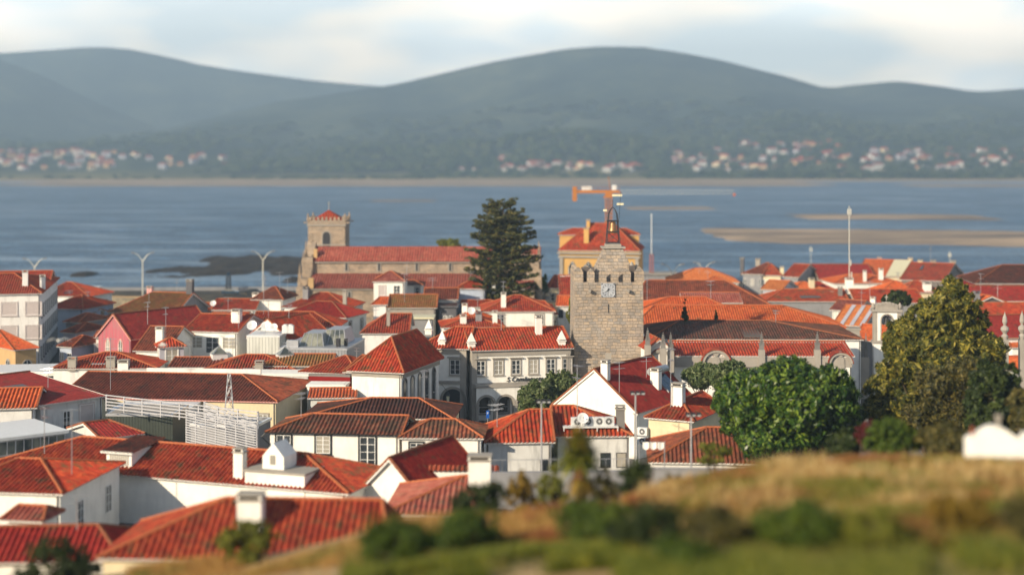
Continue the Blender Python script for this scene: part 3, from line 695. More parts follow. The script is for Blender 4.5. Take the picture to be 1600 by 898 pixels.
# far woods: uneven clumps of crowns read as one mass
def clumps(name,spots,mat_,seed):
    rs=np.random.default_rng(seed); V=[];Fc=[]
    ico=[(0,0,1),(.89,0,.45),(.28,.85,.45),(-.72,.53,.45),(-.72,-.53,.45),(.28,-.85,.45),(.95,.3,-.3),(0,1,-.3),(-.95,.3,-.3),(-.6,-.8,-.3),(.6,-.8,-.3)]
    fc=[(0,1,2),(0,2,3),(0,3,4),(0,4,5),(0,5,1),(1,6,2),(2,6,7),(2,7,3),(3,7,8),(3,8,4),(4,8,9),(4,9,5),(5,9,10),(5,10,1),(1,10,6)]
    for x,y,z,r,h in spots:
        b=len(V)
        for p in ico: V.append((x+p[0]*r*rs.uniform(.7,1.25),y+p[1]*r*rs.uniform(.7,1.25),z+h*.5+p[2]*h*.5*rs.uniform(.75,1.3)))
        Fc+=[tuple(b+i for i in f) for f in fc]
    me=bpy.data.meshes.new(name); me.from_pydata(V,[],Fc); me.materials.append(mat_); me.update(); o=bpy.data.objects.new(name,me); COL.objects.link(o); return o
def fwf(t,b,o):
    g=N(t,'ShaderNodeNewGeometry').outputs['Random Per Island']; t.links.new(ramp(t,g,[(.1,(.010,.020,.008)),(.5,(.030,.045,.014)),(.9,(.055,.065,.025))]),b.inputs['Base Color']); b.inputs['Roughness'].default_value=1; b.inputs['Specular IOR Level'].default_value=0
FW=mat('far woodland foliage',fwf)
rs=np.random.default_rng(5); spots=[]
def band(px0,px1,Ya,Yb,n,r,h,dens=None):
    for _ in range(n):
        px=rs.uniform(px0,px1); y=rs.uniform(Ya,Yb); x=(px-800)*y/F
        if mnoise.noise(Vector((x*.006,y*.006,3.3)))<-.12 and rs.random()<.8: continue
        if px<360 and y<3350 and rs.random()<.75: continue
        spots.append((x,y,farz(x,y)-1,r*rs.uniform(.6,1.4),h*rs.uniform(.6,1.3)))
band(-100,1700,3150,3900,2000,14,12); band(300,720,2900,3200,500,13,15); band(1000,1700,2560,3600,2600,9,11); band(640,1050,2640,2900,500,8,9); band(-100,380,2720,3200,120,7,7); band(-100,700,2540,2760,210,8,6)
band(690,1045,2900,3250,1100,12,17); band(-100,350,3300,3600,250,12,13)
o=clumps('far_woodland',spots,FW,3); tag(o,'distant mixed woodland covering the far shore and lower slopes','woodland',None,'stuff')
# ---------------------------------------------------------------- the village across the water
fw={}
for k,(wc,rc) in {'a':('dirty','r_red'),'b':('cream','r_orange'),'c':('lav','r_pale'),'d':('tan','r_red')}.items():  # white walls swapped for duller plasters, putting haze into their colour
    for s_ in (0,1):
        W_,D_,Hh=(12,9,5.5) if s_ else (15,10,7.5); b=MB(); b.box(-W_/2,W_/2,-D_/2,D_/2,-3,Hh,0,'bt')
        z=Hh-.2; e=.6; b.poly([(-W_/2-e,-D_/2-e,z),(W_/2+e,-D_/2-e,z),(W_/2-3,0,z+3),(-W_/2+3,0,z+3)],1); b.poly([(W_/2+e,D_/2+e,z),(-W_/2-e,D_/2+e,z),(-W_/2+3,0,z+3),(W_/2-3,0,z+3)],1)
        b.poly([(-W_/2-e,D_/2+e,z),(-W_/2-e,-D_/2-e,z),(-W_/2+3,0,z+3)],1); b.poly([(W_/2+e,-D_/2-e,z),(W_/2+e,D_/2+e,z),(W_/2-3,0,z+3)],1)
        for i in range(4):
            x=-W_/2+W_*(i+.5)/4; b.box(x-.7,x+.7,-D_/2-.08,-D_/2,1.2,2.8,2)
            if s_==0: b.box(x-.7,x+.7,-D_/2-.08,-D_/2,4.4,6,2)
        fw[k+str(s_)]=b.mesh('distant_house',[wc,rc,'glass'])
KL={'a':'white house with a red roof','b':'cream house with an orange roof','c':'haze-dulled house with a pale roof','d':'tan house with a red roof'}
def village(px0,px1,py0,py1,Y0,Y1,n,where,keys='aabcd',seed=1):
    r=random.Random(seed)
    for i in range(n):
        for _ in range(60):
            px=r.uniform(px0,px1); y=r.uniform(Y0,Y1); x=(px-800)*y/F; z=farz(x,y); py=HY+(HC-z)*F/y
            if py0<py<py1 and (mnoise.noise(Vector((x*.006,y*.006,8.)))>-.15 or r.random()<.3): break
        else: continue
        k=r.choice(keys); s_=r.choice('01'); o=bpy.data.objects.new('distant_house',fw[k+s_]); COL.objects.link(o); o.location=(x,y,z); o.rotation_euler=(0,0,r.uniform(-.9,.9)); q=r.uniform(.8,1.3); o.scale=(q,q,q)
        tag(o,('small ' if s_=='1' else 'large ')+KL[k].replace('a red roof','red roof').replace('an orange roof','orange roof').replace('a pale roof','pale roof')+' '+where,'house','houses of the distant village across the river')
village(-60,240,238,266,2700,3300,76,'in the village on the far left shore',seed=2)
village(240,350,240,266,2700,3400,14,'in the village on the left shore near the middle',seed=3)
village(660,800,250,268,2640,3000,18,'on the flat far shore behind the church tower','aaac',4)
village(800,1040,256,269,2560,2900,34,'on the flat far shore behind the crane','aaacb',5)
village(1040,1320,224,268,2570,3500,86,'on the far hillside right of the crane',seed=6)
village(1320,1640,236,268,2570,3400,60,'on the far hillside at the right edge',seed=7)
# ---------------------------------------------------------------- haze
hz=MB(); hz.box(-7200,7200,-120,6650,-8,520,0); hm=bpy.data.materials.new('haze'); hm.use_nodes=True; t=hm.node_tree; t.nodes.clear()
ho=t.nodes.new('ShaderNodeOutputMaterial'); hv=t.nodes.new('ShaderNodeVolumePrincipled'); hv.inputs['Color'].default_value=(.55,.77,1,1); hv.inputs['Density'].default_value=2.3e-4; hv.inputs['Anisotropy'].default_value=.1
t.links.new(hv.outputs[0],ho.inputs['Volume']); h_=hz.build('haze',[hm]); tag(h_,'thin bluish air haze over the river and hills',None,None,'stuff')
# ================================================================ the town
# --- far left street
H('white_shed','long flat roofed white shed on the quay at the far left',(84,452),143,0,3.2,9,0,'flat',wall='clean',roof='wmetal',cat='shed')
H('white_house','white side walled house with hipped roof and skylight beside the long white shed',(60,462),139,-12,7,10,441,hr=6,hl=3,wins=[('r',1,.9,1.4,'plain',2)],sky=[(.45,.62,.1,.6,'solar')])
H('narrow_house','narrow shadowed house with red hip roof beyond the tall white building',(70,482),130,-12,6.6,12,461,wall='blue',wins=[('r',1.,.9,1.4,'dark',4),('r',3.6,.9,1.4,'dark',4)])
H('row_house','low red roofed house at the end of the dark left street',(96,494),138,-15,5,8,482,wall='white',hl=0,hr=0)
h=H('apartment_building','tall white three storey building at the left edge with long shaded street side',(-75,461),66,12,12,30,428,hl=0,hr=5,wall='white',roof='r_red',rp=.3,
  wins=[('f',1.3,2.2,1.9,'shut',[.32,.63,.9]),('f',4.8,2.2,1.9,'shut',[.32,.63,.9])]+[('r',z,1.0,1.7,'dark',[.07+.11*i for i in range(9)]) for z in (2.0,5.2,8.3)],chim=[(.78,.12,.8,2.0),(.96,.2,.8,1.8)])
H('attic_storey','white attic block with tiled roof on top of the tall building',(-60,447),78,12,12.8,12,424,hl=0,hr=0,wall='white',Yfix=240,roof='r_red',into=h.root)
H('corner_house','ochre and tan corner house with arched windows below the tall white building',(22,547),62,42,6,9,516,wall='tan',roof='r_orange',lx=-60,wins=[('f',1.6,1.1,2.3,'stone',[.55],1),('l',1.6,1.1,2.3,'stone',[.15,.5,.85],1)])
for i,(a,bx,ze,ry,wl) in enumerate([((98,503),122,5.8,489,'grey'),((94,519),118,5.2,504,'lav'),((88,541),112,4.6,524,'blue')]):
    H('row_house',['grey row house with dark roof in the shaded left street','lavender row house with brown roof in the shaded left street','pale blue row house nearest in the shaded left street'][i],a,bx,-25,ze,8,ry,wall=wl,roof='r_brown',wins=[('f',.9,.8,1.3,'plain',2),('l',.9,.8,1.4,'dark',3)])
# --- left quay houses
H('tiled_house','house with big weathered roof, dark chimney and grey gable behind the pink house',(168,488),275,-14,6.4,13,457,hl=5,hr=0,wall='grey',roof='r_moss',chim=[(.95,.5,1.1,2.0,'dgrey'),(.22,.75,.9,1.9,'pinkf'),(.42,.9,1.2,1.5,'pinkf')],wins=[('r',1,.9,1.4,'dark',2)],ant=[(.5,.2,3.),(.7,.6,3)])
H('dark_house','low dark roofed house with pale blue wall left of the pink gable',(136,504),196,-20,5.0,9,487,wall='blue',roof='r_dark',wins=[('f',1,.9,1.3,'plain',3)])
h=H('pink_house','pink gabled house with two pointed arch windows and plain deep red roof',(149,525),204,-36,6.1,16,491,'y',hl=0,hr=0,wall='crimson',roof='r_deep',fasc='pinkf',ridge='ridge_d',amp=.03,ant=[(.75,.3,3.5)])
w_,d_,o_,ze_=h.dims; b=MB(); b.poly([(o_,o_-.04,h.base),(w_-o_,o_-.04,h.base),(w_-o_,o_-.04,ze_),(w_/2,o_-.04,ze_+h.rise-.12),(o_,o_-.04,ze_)],0); b.build('gable_front',['pinks'],h.root)
for t_ in (.32,.68): add_window(h.root,(w_,d_,o_-.05,ze_),'f',t_*w_,.1,.9,2.6,'pinkw',2)
H('annexe','small white annexe with grey shutter at the foot of the pink gable',(146,527),158,10,5.6,5,522,wall='clean',roof='r_red',rise=.6,wins=[('f',1.,.9,1.5,'shut',1)])
H('long_white_house','long white house with red roof, square chimney and three brown windows',(286,517),372,-12,7.2,12,491,hl=0,hr=0,wall='clean',roof='r_red',fasc='fasc',chim=[(.8,.3,1.3,1.5,'clean')],wins=[('f',.8,2.0,1.6,'plain',[.22,.82]),('f',.8,2.0,2.3,'plain',[.52]),('f',3.7,2.6,1.8,'hole',[.3,.7])],ant=[(.95,.1,3)])
H('verge_house','low house with brown roof edged in white in front of the pink house',(207,548),262,-8,5.6,13,510,hl=0,hr=0,wall='clean',roof='r_brown',chim=[(.68,.1,1.0,2.4,'clean')],ant=[(.75,.2,5)])
H('roof_lantern','small square turret with hipped roof and white french window left of the glass pyramid',(246,543),292,20,6.4,3.4,528,wall='lav',roof='r_red',wins=[('f',.3,1.5,1.7,'white',1),('l',.4,1.0,1.6,'white',1)],Yfix=193,cat='turret')
H('low_house','low house with plain orange roof behind the long white house',(288,486),330,0,5.6,7,473,hl=0,hr=0,roof='r_orange',wall='grey',chim=[(.1,.3,.7,.8,'clean')])
H('strip_window_house','white house with a strip of small dark windows and red roof near the sea wall',(330,484),400,0,6.6,9,467,hl=0,hr=0,wins=[('f',.5,1.3,.9,'hole',[.18,.5,.85])],dish=[(.02,.1,.5)])
H('low_house','low red roofed house between the strip windows and the square chimney',(325,500),385,0,5.8,7,488,hl=0,hr=0,roof='r_red')
H('white_block','white block with a small brown hipped roof left of the church front',(391,468),443,-8,8,9,448,wall='clean',roof='r_brown',chim=[(-.02,.4,1.1,.7,'clean')],ant=[(.3,.3,3),(.7,.4,3.5),(.85,.6,3)])
H('hip_house','red hip roofed house with two chimneys against the church wall',(440,480),545,-10,7.8,10,457,wall='white',chim=[(.28,.3,.9,1.6,'grey'),(.93,.05,.6,2.4,'trim')])
H('shaded_roof_house','house with dark maroon roof below the hip roofed one',(436,493),541,-18,7.3,9,471,wall='clean',roof='r_deep',ridge='ridge_d',wins=[('r',.8,.9,1.6,'dark',2)],ant=[(.1,.2,2)])  # deep red tiles carry the shade of the right-facing slope
H('ribbed_roof_house','long low house with ribbed red roof above the satellite dishes',(390,511),528,-3,6.9,9,487,hl=0,roof='r_red',wall='white',ant=[(.1,.4,5),(.2,.1,4)])
H('white_gable_house','white gabled wall behind the satellite dishes',(385,527),452,-28,6.4,10,499,'y',hl=0,hr=0,wall='clean',roof='r_red')
# --- in front of the church, centre
H('tall_white_house','tall white house with hipped roof and two shuttered windows in front of the church',(581,440),634,0,11,8,424,wall='clean',roof='r_pale',wins=[('f',.7,1.1,1.7,'shut',[.3]),('f',.7,1.1,1.7,'plain',[.73])],o=.3)
H('small_white_house','small white house with one window tucked right of the tall white house',(628,446),662,0,9.6,6,438,wall='clean',roof='r_dark',wins=[('f',.3,.8,1.2,'dark',[.7])],ant=[(.2,.2,4)],hl=0)
H('lichen_roof_house','house with orange lichened roof over a drab wall, below the tall white house',(605,481),683,0,7.9,9,460,hl=0,hr=0,wall='trim',roof='r_moss',ant=[(.33,.2,5)])
H('side_wing','lower wing with red roof and balcony left of the lichened roof',(580,476),606,0,8.4,6,464,hr=0,wall='white',roof='r_orange')
H('back_house','white house with dark brown roof right of the lichened roof',(661,468),716,0,8.6,8,450,hl=0,hr=0,wall='white',roof='r_brown')
H('dark_render_house','dark grey rendered house with paired white window',(683,478),716,0,8.1,6,474,'flat',wall='dgrey',roof='r_dark',fasc='dgrey',wins=[('f',1.6,.9,1.3,'plain',[.42,.6])])
H('pale_house','pale house with small red hip roof beside the big conifer',(712,451),760,-4,9.8,8,437,wall='blue',roof='r_red',chim=[(1.2,.3,.6,1,'white')])
H('low_red_house','low red roofed house under the pale house by the conifer',(722,480),800,5,7.4,7,469,hl=0,wall='white',roof='r_red')
H('ribbed_house','house with ribbed red roof and thin chimney left of the concrete box',(562,521),640,0,6.6,11,490,wall='white',roof='r_red',hr=0,chim=[(.55,.2,.5,2.2,'trim')])
H('concrete_box','flat concrete block with cream parapet behind the arcade building',(629,496),678,0,7.4,5,0,'flat',wall='grey',roof='paleY',fasc='paleY')
H('cream_hip_house','white house with red hip roof and barred window behind the arcade building',(752,487),869,2,7.8,11,461,wall='clean',roof='r_red',wins=[('f',.5,1.3,1.5,'stone',[.25,.78])],ant=[(.3,.2,4)],chim=[(.3,.15,.8,2.,'clean')])
H('two_slope_house','low house with ribbed red roof and white chimneys left of the cream hip house',(690,512),790,6,7.1,9,494,wall='white',roof='r_red',chim=[(.35,.2,.9,1,'clean'),(.6,.3,.9,1.,'grey'),(.85,.2,.7,1.6,'clean')],dish=[(.5,.5,.6)])
H('cluttered_house','small orange roofed house among chimneys left of the conifer foot',(706,500),760,-8,7.5,6,484,wall='pinkf',roof='r_orange',chim=[(.3,.4,.8,1.2,'clean')])
H('street_corner_house','old cream house in the street left of the clock tower',(840,492),872,10,7,8,470,wall='dirty',roof='r_red',hl=0,wins=[('f',.8,.8,1.4,'dark',3)])
H('tumbledown_house','narrow tumbledown house with orange roof beside the clock tower',(868,478),900,-6,7.8,7,462,hl=0,hr=0,wall='dirty',roof='r_orange',wins=[('f',.6,.8,1.4,'hole',2)])
H('white_pillar_house','narrow white house in the street beside the ochre palace',(858,450),880,0,9.3,8,430,wall='cream',roof='r_red',wins=[('f',1,.7,1.3,'dark',2),('f',4,.7,1.3,'dark',2)])
H('red_lean_house','low house with red lean roof in front of the ochre palace',(874,463),915,0,8.8,8,430,'shed',wall='white',roof='r_red')
# --- main square
th=H('arcade_building','white two storey arcaded building with stone arches on the main square',(736,548),897,12,8.6,11,512,hl=0,hr=0,o=.45,wall='clean',roof='r_red',wins=[],chim=[(.72,.35,.8,2.,'clean')],cat='building')
w_,d_,o_,ze_=th.dims
for f_ in (.10,.27,.44,.61,.78,.94):
    x=f_*w_; add_window(th.root,th.dims,'f',x,1.35,1.05,1.7,'stone')
    b=MB(); b.box(x-.85,x+.85,o_-.30,o_-.10,ze_-1.10,ze_-.98,0); b.box(x-.72,x+.72,o_-.14,o_-.003,ze_-1.19,ze_-1.10,0); b.build('lintel',['trim'],th.root)
b=MB(); b.box(o_-.12,w_-o_+.12,o_-.15,o_-.003,ze_-4.4,ze_-4.05,0); b.box(o_-.06,w_-o_+.1,o_-.12,o_-.003,ze_-.75,ze_-.12,0); b.box(o_-.25,o_+.35,o_-.16,d_*.5,th.base,ze_-.1,0); b.box(w_-.9,w_-.40,o_-.1,o_-.003,ze_-4,ze_-.75,0); b.build('stone_band',['trim'],th.root)
def arcade(root,x0,x1,y,zb,zt,bays,r,spring,depth=.7):
    a=MB(); edges=[x0]
    for cx_ in bays:
        # ring
        pts=[(cx_+math.cos(math.pi*i/14)*r,spring+math.sin(math.pi*i/14)*r) for i in range(15)]; po=[(cx_+math.cos(math.pi*i/14)*(r+.28),spring+math.sin(math.pi*i/14)*(r+.28)) for i in range(15)]
        for i in range(14):
            a.poly([(pts[i][0],y-.06,pts[i][1]),(po[i][0],y-.06,po[i][1]),(po[i+1][0],y-.06,po[i+1][1]),(pts[i+1][0],y-.06,pts[i+1][1])],1)
            a.poly([(pts[i][0],y-.06,pts[i][1]),(pts[i+1][0],y-.06,pts[i+1][1]),(pts[i+1][0],y+depth,pts[i+1][1]),(pts[i][0],y+depth,pts[i][1])],1)
            a.poly([(po[i][0],y-.0,po[i][1]),(po[i][0],y-.0,zt),(po[i+1][0],y-.0,zt),(po[i+1][0],y-.0,po[i+1][1])],0)
            a.poly([(po[i][0],y-.06,po[i][1]),(po[i][0],y,po[i][1]),(po[i+1][0],y,po[i+1][1]),(po[i+1][0],y-.06,po[i+1][1])],1)
        edges+=[cx_-r-.28,cx_+r+.28]
    edges.append(x1)
    for i in range(0,len(edges),2):
        p,q=edges[i],edges[i+1]
        if q-p>.02: a.box(p,q,y,y+depth,spring,zt,0,'tb')
        pl=max(x0,p-(.28 if i else 0)); pr=min(x1,q+(.28 if i<len(edges)-2 else 0)); a.box(pl,pr,y-.06,y+depth,zb,spring,1)
        a.box(pl-.08,pr+.08,y-.14,y+depth,spring-.18,spring,1)
    a.build('arcade',['clean','trim'],root)
bays=[w_*(.13+.185*i) for i in range(5)]
# the ground floor is set back behind the arches
arcade(th.root,o_-.003,w_-o_,o_-1.6,th.base,ze_-4.4,bays,min(1.15,w_*.075),2.1)
b=MB(); b.box(o_-.1,w_-o_+.1,o_-1.75,o_,ze_-4.4,ze_-4.1,0); b.build('arcade_cornice',['trim'],th.root)
for cx_ in bays: add_window(th.root,th.dims,'f',cx_,ze_-3.0,1.3,2.2,'dark',1)
textmesh('sign_lettering','S Combatente de Guerra',.8,th.root,(w_*.345,o_-.10,ze_-3.95),'black',.05,.3)
h2=H('side_block','',(652,544),733,-7,8.7,9,511,hl=4,hr=0,o=.45,wall='clean',roof='r_red',into=th.root)
h2.put(add_window(th.root,h2.dims,'f',h2.w*.72,1.4,1.2,1.8,'stone'))
b=MB(); b.box(h2.w*.72-.95,h2.w*.72+.95,.15,.35,h2.ze-1.15,h2.ze-1.0,0); b.box(.4,h2.w-.4,.28,.447,h2.ze-4.4,h2.ze-4.0,0); b.box(.4,h2.w-.4,.3,.447,h2.ze-.7,h2.ze-.1,0); b.box(h2.w-1.2,h2.w-.4,.3,.447,h2.base,h2.ze-.7,0); h2.put(b.build('stone_band',['trim'],th.root))
b=MB(); cxx=h2.w*.68; pts=[(cxx+math.cos(math.pi*i/14)*1.3,2.4+math.sin(math.pi*i/14)*1.3) for i in range(15)]; b.poly([(x,.43,z) for x,z in [(cxx-1.3,h2.base),(cxx+1.3,h2.base)]+pts],1)
for i in range(14):
    f_=lambda k:(cxx+(pts[k][0]-cxx)*1.25,2.4+(pts[k][1]-2.4)*1.25); b.poly([(pts[i][0],.3,pts[i][1]),(f_(i)[0],.3,f_(i)[1]),(f_(i+1)[0],.3,f_(i+1)[1]),(pts[i+1][0],.3,pts[i+1][1])],0)
    b.poly([(pts[i][0],.3,pts[i][1]),(pts[i+1][0],.3,pts[i+1][1]),(pts[i+1][0],.44,pts[i+1][1]),(pts[i][0],.44,pts[i][1])],0)
b.box(cxx-1.65,cxx-1.3,.3,.44,h2.base,2.4,0); b.box(cxx+1.3,cxx+1.65,.3,.44,h2.base,2.4,0); h2.put(b.build('arched_doorway',['trim','dmetal'],th.root))
def obelisk(root,x,y,z,s=1,m='clean',put=lambda o:o):
    b=MB(); b.cbox((x,y,z),1.0*s,1.0*s,.7*s,0); b.cbox((x,y,z+.7*s),1.25*s,1.25*s,.12*s,0)
    a=[(x-.55*s,y-.55*s),(x+.55*s,y-.55*s),(x+.55*s,y+.55*s),(x-.55*s,y+.55*s)]; t_=(x,y,z+2.3*s)
    for i in range(4): b.poly([(*a[i],z+.95*s),(*a[(i+1)%4],z+.95*s),t_],0)
    b.lathe([(.6*s,0),(.3*s,.15*s),(.55*s,.28*s)],(x,y,z+.70*s),10,0)
    return put(b.build('obelisk',[m],root))
for (xx,pt) in ((w_*.02,None),(w_*.90,None)): obelisk(th.root,xx,1.2,ze_+.2,.85)
obelisk(th.root,h2.w*.45,1.2,h2.ze+.2,.85,put=h2.put); obelisk(th.root,h2.w*.05,h2.d*.7,h2.ze+1.0,.85,put=h2.put)
# --- clock tower
def clock_tower():
    Y=189.; xl,xr=P(898,0,Y).x,P(1005,0,Y).x; W_=xr-xl; root=empty('clock_tower',((xl+xr)/2,Y,0),R(1.5),'square granite clock tower with battlements, stone pyramid and open bell cage','tower')
    hw=W_/2; zt=HC-(441-HY)*Y/F; b=MB(); k=.2
    for (x0,y0,x1,y1) in ((-hw,0,hw,0),(hw,0,hw,W_),(hw,W_,-hw,W_),(-hw,W_,-hw,0)):
        t_=lambda x,y,s_:(x*s_,(y-hw)*s_+hw)
        L_=math.hypot(x1-x0,y1-y0); a,c=t_(x0,y0,1.02),t_(x1,y1,1.02); b.poly([(*a,-1),(*c,-1),(x1,y1,zt),(x0,y0,zt)],0,[(0,-1),(L_,-1),(L_,zt),(0,zt)])
    b.poly([(-hw,0,zt),(hw,0,zt),(hw,W_,zt),(-hw,W_,zt)],0); b.build('tower_wall',['st_tower'],root)
    mh=1.75; mw=.95
    def merlon(x,y,rot,corner=False):
        m=MB(); w2=mw/2*(1.25 if corner else 1); hh=mh*(1.12 if corner else 1); m.prism([(-w2,0),(w2,0),(w2*1.02,hh*.68),(w2*.55,hh*.86),(0,hh),(-w2*.55,hh*.86),(-w2*.98,hh*.68)],-.25,.3,0)
        o=m.build('merlon',['st_tower'],root); o.location=(x,y,zt-.02); o.rotation_euler=(0,0,rot)
    pos=[-.5+.055,-.29,-.125,.04,.215,.5-.055]
    for i,p in enumerate([-.445,-.265,-.09,.085,.265,.445]):
        merlon(p*W_,.27,0,i in(0,5)); merlon(p*W_,W_-.27,0)
        if 0<i<5: merlon(-hw+.27,hw+p*W_,R(90)); merlon(hw-.27,hw+p*W_,R(90))
    # pyramid
    yb,yt=1.6,2.9; z1=HC-(388-HY)*(Y+3.5)/F; xo=P(960,0,Y+3).x-(xl+xr)/2; p=MB(); wb_,wt_=3.1,1.15
    B4=[(xo-wb_,hw-wb_),(xo+wb_,hw-wb_),(xo+wb_,hw+wb_),(xo-wb_,hw+wb_)]; T4=[(xo-wt_,hw-wt_),(xo+wt_,hw-wt_),(xo+wt_,hw+wt_),(xo-wt_,hw+wt_)]
    for i in range(4):
        j=(i+1)%4; p.poly([(*B4[i],zt-.3),(*B4[j],zt-.3),(*T4[j],z1),(*T4[i],z1)],0,[(0,0),(6.2,0),(4.2,z1-zt),(2,z1-zt)])
    p.build('stone_pyramid',['st_tower'],root)
    c=MB(); c.box(xo-1.5,xo+1.5,hw-1.5,hw+1.5,z1,z1+.22,0); c.box(xo-1.0,xo+1.0,hw-1.0,hw+1.0,z1+.22,z1+.55,0); c.build('platform',['trim'],root)
    zc=z1+.55; g=MB(); zb=HC-(345-HY)*(Y+4)/F; zp=HC-(318-HY)*(Y+4)/F
    for sx in (-.85,.85):
        for sy in (-.85,.85):
            g.tube((xo+sx,hw+sy,zc),(xo+sx*.72,hw+sy*.72,zb),.06,6); g.path([(xo+sx*.72,hw+sy*.72,zb),(xo+sx*.62,hw+sy*.62,zb+.9),(xo+sx*.3,hw+sy*.3,zb+1.5),(xo,hw,zb+1.75)],.05,6)
    for zz,s_ in ((zc+.15,.85),(zc+1.6,.8),(zb,.72)):
        q=[(xo+s_*a_,hw+s_*c_,zz) for a_,c_ in ((-1,-1),(1,-1),(1,1),(-1,1))]
        for i in range(4): g.tube(q[i],q[(i+1)%4],.05,5)
    for s_ in (-1,1): g.tube((xo-.83*s_,hw-.83,zc+.15),(xo+.78*s_,hw-.8,zc+1.6),.03,5); g.tube((xo-.83*s_,hw+.83,zc+.15),(xo+.78*s_,hw+.8,zc+1.6),.03,5)
    g.tube((xo-.78,hw,zb-.05),(xo+.78,hw,zb-.05),.06,5)
    g.build('bell_cage',['dmetal'],root)
    bl=MB(); hb=1.5; bl.lathe([(.001,hb),(.2,hb),(.34,hb*.93),(.40,hb*.8),(.46,hb*.45),(.58,hb*.2),(.78,0.02),(.74,0),(.5,.25),(.001,.5)],(xo,hw,zb-hb-.1+.0),20); bb=bl.build('bell',['bell'],root,True)
    v=MB(); v.tube((xo,hw,zb+1.7),(xo,hw,zp+.5),.035,6); v.tube((xo+.75,hw,zb-.3),(xo+1.05,hw,zp+1.5),.03,5)
    for zz,xx,ww in ((zb+1.2,xo-1.0,.5),(zb+2.0,xo+.95,.9),(zp+.9,xo+.55,1.3)): v.box(xx-ww*.5,xx+ww*.5,hw-.02,hw+.02,zz,zz+.28,1)
    v.tube((xo-.5,hw,zb+1.3),(xo+1.2,hw,zb+2.1),.02,4,0); v.build('weather_vane',['dmetal','paleY'],root)
    # clock
    s_=.0805*13.3; cz=HC-(453-HY)*Y/F; cx_=P(950,0,Y).x-(xl+xr)/2; d=MB(); d.box(cx_-s_*.82,cx_+s_*.82,-.16,-.02,cz-s_*.82,cz+s_*.82,0); f=d.build('clock_face',[CLK],root)
    k=MB(); k.lathe([(.80,0),(.74,.0)],(0,0,0),32)
    ring=MB()
    for i in range(32):
        a0,a1=2*math.pi*i/32,2*math.pi*(i+1)/32
        ring.poly([(cx_+math.cos(a0)*.80,-.167,cz+math.sin(a0)*.80),(cx_+math.cos(a1)*.80,-.167,cz+math.sin(a1)*.80),(cx_+math.cos(a1)*.775,-.167,cz+math.sin(a1)*.775),(cx_+math.cos(a0)*.775,-.167,cz+math.sin(a0)*.775)],0)
    for i in range(12):
        a=math.pi*i/6; u=Vector((math.sin(a),0,math.cos(a))); n=Vector((u.z,0,-u.x)); c0=Vector((cx_,-.168,cz))
        ring.poly([c0+u*.57+n*.028,c0+u*.57-n*.028,c0+u*.73-n*.04,c0+u*.73+n*.04],0)
    for sx in (-1,1):
        for sz in (-1,1): ring.poly([(cx_+sx*.84,-.169,cz+sz*.84),(cx_+sx*.62,-.169,cz+sz*.84),(cx_+sx*.84,-.169,cz+sz*.62)],0)
    ring.build('clock_numerals',['black'],f)
    for a,L_,w2,nm in ((R(232),.50,.055,'hour_hand'),(R(182),.66,.035,'minute_hand')):
        hmb=MB(); u=Vector((math.sin(a),0,math.cos(a))); n=Vector((u.z,0,-u.x)); c0=Vector((cx_,-.19,cz)); hmb.poly([c0-u*.22+n*w2*1.3,c0-u*.22-n*w2*1.3,c0+u*L_-n*w2*.5,c0+u*L_+n*w2*.5],0); hmb.poly([c0-u*.05+n*.07,c0-u*.05-n*.07,c0+u*.09-n*.07,c0+u*.09+n*.07],0); hmb.build(nm,['black'],f)
    sp=MB()
    for px in (921,981):
        x=P(px,0,Y).x-(xl+xr)/2; sp.box(x-.14,x+.14,-.75,.1,cz-.1-.12,cz-.1+.2,0)
    sp.build('stone_spout',['trim'],root)
    sl=MB(); x=P(951,0,Y).x-(xl+xr)/2; z0=HC-(489-HY)*Y/F; z2=HC-(475-HY)*Y/F; sl.box(x-.07,x+.07,-.03,.05,z0,z2,0); z0=HC-(547-HY)*Y/F; z2=HC-(533-HY)*Y/F; sl.box(x-.07,x+.07,-.03,.05,z0,z2,0); sl.build('arrow_slit',['dmetal'],root)
    sp=MB(); z0=HC-(563-HY)*Y/F; z2=HC-(551-HY)*Y/F; sp.box(x-.45,x+.35,-.06,.02,z0,z2,0); sp.build('stone_plaque',['trim'],root)
    sh=MB(); sh.box(-hw+1.0,-hw+2.6,1.2,2.6,zt,zt+1.75,0); sh.build('roof_shelter',['wood'],root); sh=MB(); sh.box(hw-1.6,hw-.9,1.2,2.4,zt,zt+2.0,0); sh.lathe([(.28,0),(.2,.3),(.02,.5)],(hw-1.25,1.8,zt+2.0),8,1); sh.build('roof_shelter',['wood','trim'],root)
def clkf(t,b,o):
    t.links.new(ramp(t,noise(t,objco(t),1.6,5),[(.35,(.30,.32,.36)),(.6,(.46,.48,.51))]),b.inputs['Base Color']); b.inputs['Roughness'].default_value=.4
CLK=mat('pale clock enamel',clkf); clock_tower()
